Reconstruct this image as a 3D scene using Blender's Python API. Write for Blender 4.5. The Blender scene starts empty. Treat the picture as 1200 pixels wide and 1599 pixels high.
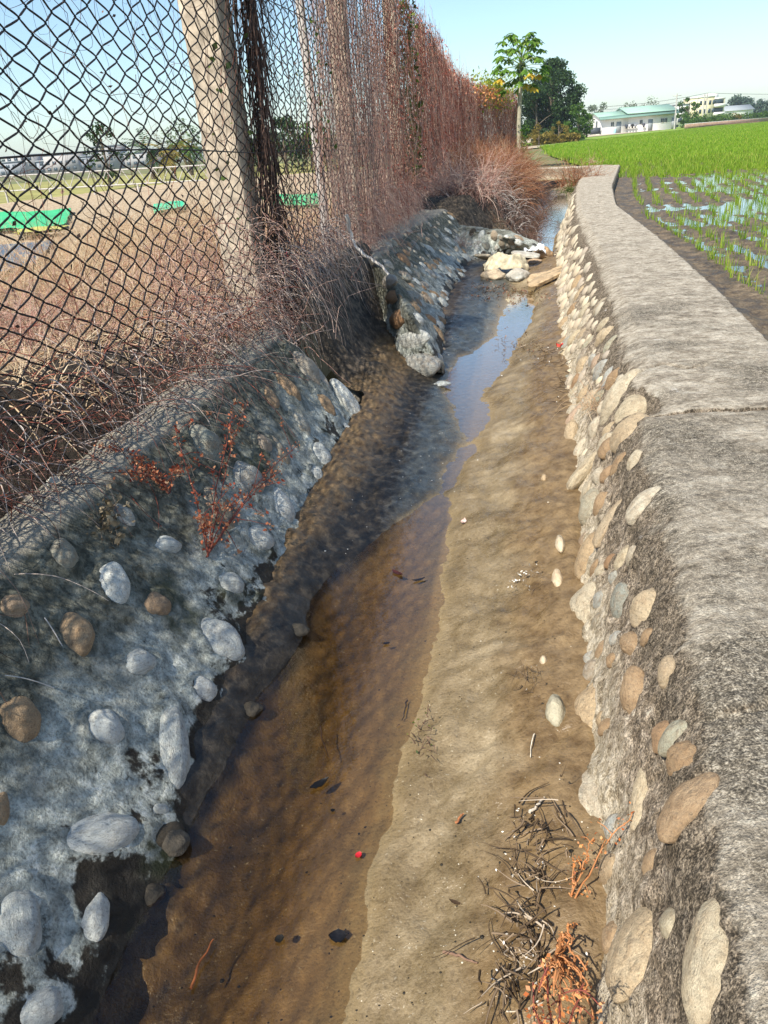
import bpy, math, random
import numpy as np
from mathutils import Vector
from mathutils.bvhtree import BVHTree
R = math.radians
rng = np.random.default_rng(7); random.seed(7)
C = bpy.context.scene.collection
scn = bpy.context.scene

# ------------------------------------------------------------------ camera, sky, sun, exposure
F = 1201.0; CZ = 1.30
ROLL = math.atan(.0761); PITCH = math.atan((800 - 227.6) * math.cos(ROLL) / F)
cam = bpy.data.cameras.new('camera'); co = bpy.data.objects.new('camera', cam); C.objects.link(co)
cam.sensor_fit = 'VERTICAL'; cam.sensor_height = 24.0; cam.lens = 24.0 * F / 1599.0
cam.clip_start = .02; cam.clip_end = 6000
from mathutils import Matrix
co.matrix_world = Matrix.Translation((0, 0, CZ)) @ Matrix.Rotation(R(90) - PITCH, 4, 'X') @ Matrix.Rotation(-ROLL, 4, 'Z')
scn.camera = co
SUN_EL = R(51); SUN_AZ = math.atan2(-.62, -.78)      # horizontal direction towards the sun (x, y) = (-.62, -.78)
SUNV = Vector((-.62 * math.cos(SUN_EL), -.78 * math.cos(SUN_EL), math.sin(SUN_EL)))
sun = bpy.data.lights.new('sun', 'SUN'); sun.energy = 4.8; sun.angle = R(.5); sun.color = (1, .93, .82)
so = bpy.data.objects.new('sun', sun); C.objects.link(so)
so.rotation_euler = SUNV.to_track_quat('Z', 'Y').to_euler()
world = bpy.data.worlds.new('World'); scn.world = world; world.use_nodes = True
wn = world.node_tree; wn.nodes.clear()
sky = wn.nodes.new('ShaderNodeTexSky'); sky.sky_type = 'NISHITA'; sky.sun_disc = False
sky.sun_elevation = SUN_EL; sky.sun_rotation = SUN_AZ; sky.air_density = 1.0; sky.dust_density = .6; sky.ozone_density = 2.5
sky.sun_rotation = math.atan2(SUNV.x, SUNV.y)
tint = wn.nodes.new('ShaderNodeMixRGB'); tint.blend_type = 'MULTIPLY'; tint.inputs[0].default_value = 1
tint.inputs[2].default_value = (.93, .99, .99, 1)
bg = wn.nodes.new('ShaderNodeBackground'); bg.inputs[1].default_value = .125
wo = wn.nodes.new('ShaderNodeOutputWorld')
wn.links.new(sky.outputs[0], tint.inputs[1]); wn.links.new(tint.outputs[0], bg.inputs[0]); wn.links.new(bg.outputs[0], wo.inputs[0])
scn.view_settings.view_transform = 'Standard'; scn.view_settings.look = 'None'
scn.view_settings.exposure = .62; scn.view_settings.gamma = 1
scn.cycles.max_bounces = 6; scn.cycles.transparent_max_bounces = 16

# ------------------------------------------------------------------ measuring: photo pixel <-> world
def ray(u, v):
    a, b = u - 600, 800 - v; c, s = math.cos(ROLL), math.sin(ROLL)
    xr, yu = a * c + b * s, -a * s + b * c
    return np.array([xr, F * math.cos(PITCH) + yu * math.sin(PITCH), -F * math.sin(PITCH) + yu * math.cos(PITCH)])
def P(u, v, z):
    d = ray(u, v); t = (z - CZ) / d[2]; return np.array([0, 0, CZ]) + d * t
def at(u, D, z=.4):                                    # point of the ground seen in column u at distance D
    d = ray(u, 273.3 - .0761 * u); return np.array([d[0] / d[1] * D, D, z])

# ------------------------------------------------------------------ noise
_perm = np.random.default_rng(3).permutation(256); _perm = np.concatenate([_perm, _perm, _perm])
_grad = np.random.default_rng(4).normal(size=(256, 3)); _grad /= np.linalg.norm(_grad, axis=1)[:, None]
def perlin(p):
    p = np.asarray(p, float); i = np.floor(p).astype(int); f = p - i; i &= 255
    w = f * f * f * (f * (f * 6 - 15) + 10); out = 0
    for dx in (0, 1):
        for dy in (0, 1):
            for dz in (0, 1):
                h = _perm[_perm[_perm[i[..., 0] + dx] + i[..., 1] + dy] + i[..., 2] + dz]
                g = _grad[h]; q = f - [dx, dy, dz]
                ww = (w[..., 0] if dx else 1 - w[..., 0]) * (w[..., 1] if dy else 1 - w[..., 1]) * (w[..., 2] if dz else 1 - w[..., 2])
                out = out + ww * (g * q).sum(-1)
    return out
def fbm(p, sc=1., oct=4, seed=0.):
    p = np.asarray(p, float) * sc + seed * 17.3; a = 1.; o = 0
    for _ in range(oct): o = o + a * perlin(p); p = p * 2.03 + 5.1; a *= .5
    return o
def xyz(x, y, z=0.): 
    x, y, z = np.broadcast_arrays(np.asarray(x, float), y, z); return np.stack([x, y, z], -1)
def sstep(a, b, x): t = np.clip((x - a) / (b - a), 0, 1); return t * t * (3 - 2 * t)

# ------------------------------------------------------------------ object helpers
def tag(o, label=None, cat=None, group=None, kind=None):
    if label: o['label'] = label
    if cat: o['category'] = cat
    if group: o['group'] = group
    if kind: o['kind'] = kind
    return o
def link(name, me, mat=None, parent=None, smooth=False):
    o = bpy.data.objects.new(name, me); C.objects.link(o)
    if mat is not None and not me.materials: me.materials.append(mat)
    if smooth: me.polygons.foreach_set('use_smooth', [True] * len(me.polygons))
    if parent is not None: o.parent = parent
    return o
def npmesh(name, V, F_):
    """F_ : one or several arrays of faces"""
    V = np.asarray(V, np.float32).reshape(-1, 3)
    if not isinstance(F_, (list, tuple)): F_ = [F_]
    F_ = [np.asarray(f, np.int32) for f in F_ if len(f)]
    me = bpy.data.meshes.new(name); me.vertices.add(len(V)); me.vertices.foreach_set('co', V.ravel())
    tot = np.concatenate([np.full(len(f), f.shape[1], np.int32) for f in F_])
    idx = np.concatenate([f.ravel() for f in F_])
    me.loops.add(len(idx)); me.loops.foreach_set('vertex_index', idx)
    st = np.concatenate([[0], np.cumsum(tot)[:-1]]).astype(np.int32)
    me.polygons.add(len(tot)); me.polygons.foreach_set('loop_start', st); me.polygons.foreach_set('loop_total', tot)
    me.update(calc_edges=True); me.validate(); return me
def obj(name, V, F_, mat, parent=None, smooth=False):
    V = np.asarray(V, float).reshape(-1, 3)
    if parent is not None:
        off = np.array(parent.location) + (np.array(parent.parent.location) if parent.parent else 0)
        V = V - off
    return link(name, npmesh(name, V, F_), mat, parent, smooth)
def empty(name, loc):
    o = bpy.data.objects.new(name, None); C.objects.link(o); o.location = [float(c) for c in loc]; return o
def gridfaces(n, m, off=0, flip=False):
    i, j = np.meshgrid(np.arange(n - 1), np.arange(m - 1), indexing='ij'); a = (i * m + j).ravel() + off
    f = np.stack([a, a + 1, a + m + 1, a + m], -1)
    return f[:, ::-1] if flip else f
def tubes(P_, rad, sides=3):
    """P_ (N,M,3) polylines -> tube verts, faces"""
    P_ = np.asarray(P_, float); N, M, _ = P_.shape
    T = np.gradient(P_, axis=1); T /= np.linalg.norm(T, axis=2)[..., None] + 1e-9
    up = np.where(np.abs(T[..., 2:3]) > .8, [1., 0, 0], [0, 0, 1.])
    A = np.cross(T, up); A /= np.linalg.norm(A, axis=2)[..., None] + 1e-9; B = np.cross(T, A)
    r = np.broadcast_to(np.asarray(rad, float).reshape((-1, 1) if np.ndim(rad) == 1 else np.shape(rad)), (N, M)) if np.ndim(rad) else np.full((N, M), float(rad))
    an = np.arange(sides) * 2 * math.pi / sides
    V = P_[:, :, None] + r[:, :, None, None] * (A[:, :, None] * np.cos(an)[:, None] + B[:, :, None] * np.sin(an)[:, None])
    n, m, k = np.meshgrid(np.arange(N), np.arange(M - 1), np.arange(sides), indexing='ij')
    b = (n * M + m) * sides; k2 = (k + 1) % sides
    Fq = np.stack([b + k, b + k2, b + sides + k2, b + sides + k], -1).reshape(-1, 4)
    return V.reshape(-1, 3), Fq
def merge(parts):
    Vs, Fs, o = [], {}, 0
    for V, Fc in parts:
        V = np.asarray(V, float).reshape(-1, 3); Vs.append(V)
        for f in (Fc if isinstance(Fc, list) else [Fc]):
            f = np.asarray(f); Fs.setdefault(f.shape[1], []).append(f + o)
        o += len(V)
    return np.concatenate(Vs), [np.concatenate(f) for f in Fs.values()]
def box(x0, x1, y0, y1, z0, z1):
    V = np.array([[x, y, z] for z in (z0, z1) for x, y in ((x0, y0), (x1, y0), (x1, y1), (x0, y1))], float)
    return V, np.array([[3, 2, 1, 0], [4, 5, 6, 7], [0, 1, 5, 4], [1, 2, 6, 5], [2, 3, 7, 6], [3, 0, 4, 7]])
def tube1(pts, rad, sides=8):
    pts = np.asarray(pts, float)[None]; r = np.asarray(rad, float)
    return tubes(pts, r[None] if r.ndim else float(r), sides)
def cards(pos, size, aspect=.5, updir=None, spread=1.):
    """leaf-sized bent quads at pos; returns V,F"""
    n = len(pos); a = rng.normal(size=(n, 3)); 
    if updir is not None: a = a * spread + updir
    a /= np.linalg.norm(a, axis=1)[:, None]; b = np.cross(a, rng.normal(size=(n, 3))); b /= np.linalg.norm(b, axis=1)[:, None]
    s = np.broadcast_to(size, (n,))[:, None]; c = np.cross(a, b) * s * .12
    V = np.stack([pos - a * s * .5, pos + b * s * aspect * .5 + c, pos + a * s * .5, pos - b * s * aspect * .5 + c], 1)
    return V.reshape(-1, 3), np.arange(4 * n).reshape(-1, 4)
def strands(P0, D0, L, n=8, g=1., curl=.3, rad=.001, sides=3, taper=True, warp=None):
    """growing curved strands: start, direction, length (N,), gravity bend, random curl"""
    N = len(P0); D = D0 / (np.linalg.norm(D0, axis=1)[:, None] + 1e-9); pts = [P0]; p = P0.copy()
    L = np.broadcast_to(L, (N,)); cu = rng.normal(size=(N, 3)) * curl
    for i in range(n - 1):
        cu = cu * .7 + rng.normal(size=(N, 3)) * curl * .6
        D = D + cu / n * 2 + np.array([0, 0, -g]) / n; D /= np.linalg.norm(D, axis=1)[:, None]
        p = p + D * (L / (n - 1))[:, None]; pts.append(p)
    PP = np.stack(pts, 1)
    if warp: PP = warp(PP)
    r = np.broadcast_to(rad, (N,))[:, None] * (np.linspace(1, .35 if taper else 1, n)[None])
    return tubes(PP, r, sides), PP

# ------------------------------------------------------------------ materials
class NT:
    def __init__(s, name):
        s.m = bpy.data.materials.new(name); s.m.use_nodes = True; s.t = s.m.node_tree; s.t.nodes.clear()
        s.out = s.t.nodes.new('ShaderNodeOutputMaterial')
    def n(s, ty, **kw):
        x = s.t.nodes.new('ShaderNode' + ty)
        for k, v in kw.items():
            if k.startswith('i_'): s.set(x, k[2:].replace('_', ' '), v)
            else: setattr(x, k, v)
        return x
    def set(s, x, k, v):
        i = x.inputs[int(k)] if k.isdigit() else x.inputs[k]
        if isinstance(v, bpy.types.NodeSocket): s.t.links.new(v, i)
        elif isinstance(v, tuple) and len(v) == 3 and i.type == 'RGBA': i.default_value = (*v, 1)
        else: i.default_value = v
    def pos(s): return s.n('NewGeometry').outputs['Position']
    def noise(s, sc, det=4, rough=.55, vec=None, dist=0.):
        x = s.n('TexNoise', i_Scale=sc, i_Detail=float(det), i_Roughness=rough, i_Distortion=dist)
        s.set(x, 'Vector', vec if vec is not None else s.pos()); return x.outputs['Fac']
    def ramp(s, fac, stops, interp='LINEAR'):
        x = s.n('ValToRGB'); x.color_ramp.interpolation = interp; e = x.color_ramp.elements
        while len(e) < len(stops): e.new(.5)
        for k, (p, c) in zip(e, stops): k.position = p; k.color = (*c, 1) if not isinstance(c, (int, float)) else (c, c, c, 1)
        s.set(x, 'Fac', fac); return x.outputs['Color']
    def mix(s, f, a, b, mode='MIX'):
        x = s.n('MixRGB', blend_type=mode); s.set(x, '0', f); s.set(x, '1', a); s.set(x, '2', b); return x.outputs[0]
    def math(s, op, a, b=0., clamp=False):
        x = s.n('Math', operation=op, use_clamp=clamp); s.set(x, '0', a); s.set(x, '1', b); return x.outputs[0]
    def mapv(s, scale, rot=(0, 0, 0), vec=None):
        x = s.n('Mapping'); x.inputs['Scale'].default_value = scale; x.inputs['Rotation'].default_value = rot
        s.set(x, 'Vector', vec if vec is not None else s.pos()); return x.outputs[0]
    def sepz(s, k=2, vec=None):
        x = s.n('SeparateXYZ'); s.set(x, '0', vec if vec is not None else s.pos()); return x.outputs[k]
    def bsdf(s, col, rough=.9, bump=None, bs=.5, bd=.01, spec=.3, **kw):
        b = s.n('BsdfPrincipled'); s.set(b, 'Base Color', col); s.set(b, 'Roughness', rough); s.set(b, 'Specular IOR Level', spec)
        for k, v in kw.items(): s.set(b, k.replace('_', ' '), v)
        if bump is not None:
            x = s.n('Bump', i_Strength=bs, i_Distance=bd); s.set(x, 'Height', bump); s.t.links.new(x.outputs[0], b.inputs['Normal'])
        s.t.links.new(b.outputs[0], s.out.inputs[0]); return b
def island_mat(name, stops, rough=.8, trans=0., spec=.2, obj_rand=False):
    t = NT(name); g = t.n('ObjectInfo').outputs['Random'] if obj_rand else t.n('NewGeometry').outputs['Random Per Island']
    c = t.ramp(g, stops); b = t.bsdf(c, rough, spec=spec)
    if trans:
        tr = t.n('BsdfTranslucent'); t.set(tr, 'Color', c); mx = t.n('MixShader'); t.set(mx, '0', trans)
        t.t.links.new(b.outputs[0], mx.inputs[1]); t.t.links.new(tr.outputs[0], mx.inputs[2]); t.t.links.new(mx.outputs[0], t.out.inputs[0])
    return t.m
def flat_mat(name, col, rough=.6, var=.15, sc=8., spec=.3, metal=0.):
    t = NT(name); n = t.noise(sc, 5, .65)
    c = t.mix(t.ramp(n, [(.3, 0.), (.7, 1.)]), tuple(v * (1 - var) for v in col), tuple(min(1, v * (1 + var)) for v in col))
    t.bsdf(c, rough, spec=spec, Metallic=metal, bump=n, bs=.15, bd=.01); return t.m

# --- left wall cement: grey weathered render, pale silty film in patches, dark wet foot
def m_left_wall():
    t = NT('weathered_cement'); z = t.sepz()
    big = t.noise(5.5, 6, .62, dist=.3); fine = t.noise(160, 5, .7); mid = t.noise(26, 6, .66)
    grey = t.ramp(mid, [(.36, (.07, .07, .052)), (.5, (.17, .168, .13)), (.64, (.30, .295, .235))])
    grey = t.mix(t.ramp(t.noise(55, 4, .7), [(.5, 0.), (.62, .75)]), grey, (.05, .052, .04))
    pale = t.ramp(mid, [(.36, (.26, .28, .25)), (.5, (.50, .53, .48)), (.62, (.74, .76, .70))])
    zz = t.math('ADD', z, t.math('MULTIPLY', t.math('SUBTRACT', big, .5), .75))
    zz = t.math('ADD', zz, t.math('MULTIPLY', t.math('SUBTRACT', mid, .5), .16))
    film = t.math('MULTIPLY', t.ramp(zz, [(0.075, 0.), (.11, 1.), (.19, 1.), (.36, 0.)]), t.ramp(fine, [(.38, .55), (.52, 1.)]))
    col = t.mix(film, grey, pale)
    wet = t.ramp(zz, [(0.075, 1.), (.10, 0.)])
    mud = t.ramp(mid, [(.3, (.018, .014, .010)), (.6, (.05, .042, .03)), (.8, (.09, .08, .06))])
    col = t.mix(wet, col, mud)
    top = t.ramp(t.math('ADD', z, t.math('MULTIPLY', t.math('SUBTRACT', mid, .5), .05)), [(.505, 0.), (.53, 1.)])
    col = t.mix(top, col, t.ramp(fine, [(.3, (.25, .22, .17)), (.7, (.5, .46, .38))]))
    moss = t.ramp(t.noise(3.2, 5, .6), [(.58, 0.), (.68, .7)])
    col = t.mix(moss, col, (.045, .055, .02))
    col = t.mix(.35, col, t.ramp(fine, [(.3, (.1, .1, .09)), (.7, (.5, .5, .45))]), 'OVERLAY')
    ro = t.math('SUBTRACT', .95, t.math('MULTIPLY', wet, .4))
    h = t.math('ADD', t.math('MULTIPLY', fine, .5), t.math('MULTIPLY', mid, 1.5))
    t.bsdf(col, ro, bump=h, bs=.9, bd=.012, spec=.3); return t.m
# --- right wall: sunlit mottled concrete
def m_right_wall():
    t = NT('mottled_concrete'); z = t.sepz(); y = t.sepz(1)
    fine = t.math('ADD', t.math('MULTIPLY', t.noise(290, 3, .6), .55), t.math('MULTIPLY', t.noise(75, 5, .7), .45)); mid = t.noise(38, 6, .7); big = t.noise(3.4, 5, .6)
    streak = t.noise(1, 9, .72, vec=t.mapv((17, 24, 17), (0, 0, R(-16))))
    top = t.ramp(streak, [(.36, (.20, .165, .12)), (.45, (.36, .31, .235)), (.54, (.49, .43, .335)), (.66, (.62, .56, .45))])
    speck0 = t.ramp(fine, [(.41, .25), (.5, .5), (.58, .8)]); top = t.mix(.4, top, speck0, 'OVERLAY')
    dk = t.ramp(t.math('ADD', big, t.math('MULTIPLY', t.math('SUBTRACT', y, 2.2), -.05)), [(.40, 0.), (.60, .88)])
    speck = t.ramp(fine, [(.42, (.035, .03, .022)), (.48, (.15, .128, .095)), (.54, (.29, .25, .185)), (.60, (.58, .52, .41))])
    top = t.mix(dk, top, speck)
    side = t.ramp(mid, [(.30, (.08, .06, .04)), (.42, (.22, .17, .115)), (.56, (.42, .34, .25)), (.74, (.66, .57, .45))])
    side = t.mix(.85, side, t.ramp(fine, [(.41, .08), (.5, .45), (.59, .9)]), 'OVERLAY')
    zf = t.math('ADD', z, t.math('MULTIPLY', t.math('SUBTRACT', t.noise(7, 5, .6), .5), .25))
    low = t.ramp(zf, [(.16, 1.), (.3, 0.)]); side = t.mix(t.math('MULTIPLY', low, .8), side, t.ramp(t.math('ADD', t.math('MULTIPLY', mid, .5), t.math('MULTIPLY', fine, .5)), [(.40, (.26, .20, .12)), (.48, (.58, .49, .34)), (.56, (.80, .72, .56))]))
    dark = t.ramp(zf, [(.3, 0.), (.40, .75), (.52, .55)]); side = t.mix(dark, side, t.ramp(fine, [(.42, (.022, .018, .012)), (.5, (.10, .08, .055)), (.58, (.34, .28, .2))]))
    nzv = t.n('SeparateXYZ'); t.t.links.new(t.n('NewGeometry').outputs['Normal'], nzv.inputs[0]); isup = t.math('MULTIPLY', t.ramp(t.math('ADD', nzv.outputs[2], t.math('MULTIPLY', t.math('SUBTRACT', mid, .5), .5)), [(.70, 0.), (.84, 1.)]), t.ramp(z, [(.44, 0.), (.455, 1.)])); col = t.mix(isup, side, top)
    moss = t.ramp(t.noise(60, 5, .7), [(.55, 0.), (.68, .6)]); col = t.mix(moss, col, (.06, .052, .036))
    white = t.ramp(t.noise(8.5, 6, .7), [(.68, 0.), (.72, .8)]); col = t.mix(white, col, (.72, .69, .63))
    h = t.math('ADD', t.math('MULTIPLY', fine, .8), t.math('MULTIPLY', mid, 1.6))
    t.bsdf(col, .93, bump=h, bs=1., bd=.012, spec=.25); return t.m
def m_bed():
    t = NT('channel_mud'); z = t.sepz(); x = t.sepz(0)
    fine = t.noise(210, 5, .7); mid = t.noise(22, 6, .65); big = t.noise(4.2, 5, .6)
    rip = t.noise(1, 4, .6, vec=t.mapv((10, 22, 12), (0, 0, R(-28)))); gran = t.noise(110, 3, .6)
    sand = t.ramp(t.math('ADD', t.math('MULTIPLY', mid, .25), t.math('ADD', t.math('MULTIPLY', big, .5), t.math('MULTIPLY', fine, .25))), [(.38, (.095, .066, .030)), (.46, (.17, .125, .064)), (.54, (.255, .195, .112)), (.64, (.38, .305, .19))])
    dz = t.math('ADD', z, t.math('MULTIPLY', t.math('SUBTRACT', mid, .5), .05)); under = t.ramp(t.math('MULTIPLY', dz, -8.), [(.05, (.25, .185, .095)), (.22, (.30, .20, .09)), (.48, (.16, .095, .03)), (.8, (.05, .032, .008))])  # deeper is darker: light lost in the water, painted on the bed
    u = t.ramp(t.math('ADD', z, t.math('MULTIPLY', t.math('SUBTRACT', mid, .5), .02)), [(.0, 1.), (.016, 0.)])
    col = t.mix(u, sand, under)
    # shade and wet sheen on left shelf and upper reach, painted into the mud
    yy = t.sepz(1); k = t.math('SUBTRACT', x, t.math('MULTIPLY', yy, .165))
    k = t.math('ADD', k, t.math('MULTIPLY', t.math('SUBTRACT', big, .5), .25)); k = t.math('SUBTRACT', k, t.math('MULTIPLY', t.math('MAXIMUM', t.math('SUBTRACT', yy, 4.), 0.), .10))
    shelf_shade = t.ramp(t.math('ADD', k, .72), [(.44, 1.), (.58, 0.)])
    shelf_shade = t.math('MULTIPLY', shelf_shade, t.ramp(t.math('MULTIPLY', t.math('ADD', yy, t.math('MULTIPLY', big, .6)), .25), [(.52, 0.), (.62, 1.)]))
    col = t.mix(t.math('MULTIPLY', shelf_shade, t.math('SUBTRACT', 1., u)), col, t.ramp(mid, [(.3, (.035, .036, .03)), (.55, (.085, .09, .078)), (.75, (.15, .155, .14))]))
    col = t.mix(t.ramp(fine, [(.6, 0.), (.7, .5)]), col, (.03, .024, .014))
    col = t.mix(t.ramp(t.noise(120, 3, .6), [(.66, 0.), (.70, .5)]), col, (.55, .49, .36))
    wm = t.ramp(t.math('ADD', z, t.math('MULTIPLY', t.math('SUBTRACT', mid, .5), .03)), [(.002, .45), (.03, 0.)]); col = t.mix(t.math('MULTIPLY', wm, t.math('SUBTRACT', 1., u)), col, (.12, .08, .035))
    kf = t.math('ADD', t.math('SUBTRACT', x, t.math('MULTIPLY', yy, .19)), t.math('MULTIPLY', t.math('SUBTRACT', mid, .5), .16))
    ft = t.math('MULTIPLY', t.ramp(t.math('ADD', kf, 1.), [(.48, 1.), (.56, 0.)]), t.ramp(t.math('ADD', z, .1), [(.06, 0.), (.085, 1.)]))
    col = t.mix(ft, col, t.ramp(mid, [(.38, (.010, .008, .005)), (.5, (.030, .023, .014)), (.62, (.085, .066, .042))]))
    brn = t.ramp(t.math('SUBTRACT', z, t.math('MULTIPLY', t.math('SUBTRACT', big, .5), .05)), [(.058, 0.), (.095, .8)]); col = t.mix(brn, col, t.ramp(mid, [(.35, (.10, .058, .02)), (.65, (.24, .16, .075))]))
    moss = t.ramp(t.math('ADD', z, t.math('MULTIPLY', big, .1)), [(.10, 0.), (.2, .0), (.24, 1.)])
    col = t.mix(moss, col, t.ramp(mid, [(.38, (.020, .015, .009)), (.5, (.06, .045, .028)), (.62, (.15, .11, .07))]))
    ro = t.math('MAXIMUM', t.ramp(big, [(.38, .2), (.6, .42)]), t.math('MAXIMUM', t.ramp(z, [(.09, 0.), (.15, .95)]), t.math('MULTIPLY', ft, .55)))
    h = t.math('ADD', t.math('MULTIPLY', gran, .8), t.math('ADD', t.math('MULTIPLY', mid, 1.), t.math('MULTIPLY', rip, .7)))
    col = t.mix(t.ramp(gran, [(.36, .5), (.43, 0.)]), col, t.mix(.6, col, (.02, .012, .004)))
    t.bsdf(col, ro, bump=h, bs=.42, bd=.012, spec=.6); return t.m
def m_water(name, col, dens):
    t = NT(name)
    n = t.noise(26, 4, .6); b = t.n('Bump', i_Strength=.12, i_Distance=.008); t.set(b, 'Height', n)
    tr = t.n('BsdfTransparent'); t.set(tr, 'Color', col); gl = t.n('BsdfGlossy', i_Roughness=.02); t.set(gl, 'Color', (1., 1., 1.))
    t.t.links.new(b.outputs[0], gl.inputs['Normal']); fr = t.n('Fresnel', i_IOR=1.4); t.t.links.new(b.outputs[0], fr.inputs['Normal'])
    mx = t.n('MixShader'); t.set(mx, '0', t.math('MULTIPLY', fr.outputs[0], dens, True)); t.t.links.new(tr.outputs[0], mx.inputs[1]); t.t.links.new(gl.outputs[0], mx.inputs[2])
    t.t.links.new(mx.outputs[0], t.out.inputs[0]); return t.m
def m_stone(name, stops, vein=.5):
    t = NT(name); r = t.n('ObjectInfo').outputs['Random']; oc = t.n('TexCoord').outputs['Object']
    off = t.n('VectorMath', operation='ADD'); t.set(off, '0', oc); cx = t.n('CombineXYZ'); t.set(cx, '0', t.math('MULTIPLY', r, 37.)); t.t.links.new(cx.outputs[0], off.inputs[1]); v = off.outputs[0]
    base = t.ramp(r, stops)
    n1 = t.noise(2.2, 6, .65, vec=v, dist=.6); n2 = t.noise(22, 5, .7, vec=v); band = t.noise(1, 5, .6, vec=t.mapv((2, 9, 4), (.4, .3, .2), vec=v))
    c = t.mix(t.ramp(n1, [(.4, 0.), (.65, vein)]), base, (.30, .19, .10))
    c = t.mix(t.ramp(band, [(.35, .3), (.5, 0.)]), c, (.12, .11, .09))
    c = t.mix(.35, c, t.ramp(n2, [(.35, .15), (.65, .8)]), 'OVERLAY')
    c = t.mix(t.ramp(t.noise(9, 6, .7, vec=v), [(.56, 0.), (.66, .6)]), c, (.05, .047, .035))
    t.bsdf(c, .78, bump=t.math('ADD', n1, t.math('MULTIPLY', n2, .35)), bs=.55, bd=.07, spec=.3); return t.m
def m_soil(name, a, b, c):
    t = NT(name); mid = t.noise(13, 7, .68); fine = t.noise(120, 5, .7)
    col = t.ramp(t.math('ADD', t.math('MULTIPLY', mid, .7), t.math('MULTIPLY', fine, .3)), [(.35, a), (.5, b), (.66, c)])
    col = t.mix(t.ramp(fine, [(.66, 0.), (.72, .55)]), col, (.4, .34, .26))
    t.bsdf(col, .95, bump=t.math('ADD', mid, t.math('MULTIPLY', fine, .4)), bs=.9, bd=.03, spec=.2); return t.m

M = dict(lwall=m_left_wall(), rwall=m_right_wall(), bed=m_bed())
M['water'] = m_water('stream_water', (.88, .82, .68), 2.1)
M['paddy_water'] = m_water('paddy_water', (.72, .74, .70), 1.25)
M['stone_grey'] = m_stone('river_cobble', [(0., (.36, .37, .33)), (.3, (.50, .51, .46)), (.5, (.38, .31, .22)), (.62, (.30, .32, .27)), (.8, (.52, .52, .46)), (1., (.40, .27, .16))])
M['stone_pale'] = m_stone('silted_cobble', [(0., (.70, .71, .65)), (.5, (.58, .61, .56)), (1., (.76, .77, .70))], .2)
M['stone_tan'] = m_stone('tan_cobble', [(0., (.40, .27, .15)), (.5, (.46, .33, .20)), (1., (.36, .20, .10))], .7)
M['stone_dark'] = m_stone('wet_cobble', [(0., (.045, .036, .025)), (.5, (.07, .058, .04)), (1., (.10, .09, .07))], .1)
M['stone_cream'] = m_stone('cream_cobble', [(0., (.56, .47, .31)), (.25, (.62, .56, .43)), (.5, (.50, .37, .22)), (.75, (.60, .50, .34)), (.9, (.44, .43, .32)), (1., (.52, .36, .25))], .45)  # cream to tan stone, its own colour
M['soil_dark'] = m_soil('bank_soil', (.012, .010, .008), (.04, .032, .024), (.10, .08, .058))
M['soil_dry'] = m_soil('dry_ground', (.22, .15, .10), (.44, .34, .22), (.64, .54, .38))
M['wire'] = flat_mat('dark_rusty_wire', (.022, .018, .017), .55, .4, 60, .35)
M['post'] = flat_mat('concrete_post', (.44, .37, .28), .9, .45, 14)
M['post_white'] = flat_mat('white_pole', (.50, .47, .43), .6, .25, 20)

# ------------------------------------------------------------------ plan curves of the place (metres)
def curve(pts):
    pts = np.asarray(pts, float); ys = pts[:, 1]; xs = pts[:, 0]
    def f(y):
        y = np.asarray(y, float)
        w = .0
        for d in (-.25, -.12, 0, .12, .25): w = w + np.interp(y + d * np.clip(y * .25, .15, 1.2), ys, xs)
        w = w / 5
        sl0 = (xs[1] - xs[0]) / (ys[1] - ys[0]); sl1 = (xs[-1] - xs[-2]) / (ys[-1] - ys[-2])
        w = np.where(y < ys[0] + .1, xs[0] + (y - ys[0]) * sl0, w); return np.where(y > ys[-1] - .1, xs[-1] + (y - ys[-1]) * sl1, w)
    return f
RIN = curve([(.02, -.6), (.30, .42), (.40, .73), (.48, 1.0), (.57, 1.34), (.68, 1.79), (.82, 2.29), (.99, 2.89), (1.19, 3.69), (1.45, 4.79), (1.78, 6.29), (2.38, 9.07), (3.52, 13.5), (5.4, 19.9)])
RFT = curve([(.0, -.4), (.25, .71), (.32, .92), (.39, 1.26), (.49, 1.68), (.67, 2.45), (.90, 3.48), (1.12, 4.52), (1.46, 6.02), (1.87, 7.9), (2.7, 11.1), (3.5, 13.9), (5.15, 19.9)])
ROUT = curve([(.75, -.6), (1.0, .5), (1.25, 1.6), (1.62, 3.11), (1.87, 4.13), (2.06, 5.02), (2.31, 6.15), (2.6, 7.61), (2.96, 9.45), (3.92, 12.8), (5.95, 19.0)])
FPL = np.array([(-1.95, -3.), (-1.35, 0.0), (-.95, 1.9), (-.55, 3.9), (.62, 10.1), (1.13, 12.8), (2.27, 20.2), (3.65, 26.2), (6.4, 33.7)])
FS = np.concatenate([[0], np.cumsum(np.linalg.norm(np.diff(FPL, axis=0), axis=1))])
def fxy(s): return np.interp(s, FS, FPL[:, 0]), np.interp(s, FS, FPL[:, 1])
def fsy(y): return np.interp(y, FPL[:, 1], FS)
def fx(y): return np.interp(y, FPL[:, 1], FPL[:, 0])
FTOP = 2.76
def ltop(y): return -.85 + .19 * (np.asarray(y) - 1.52)
def lft(y): return -.27 + .19 * (np.asarray(y) - 2.15)
END1 = 4.05

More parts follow.
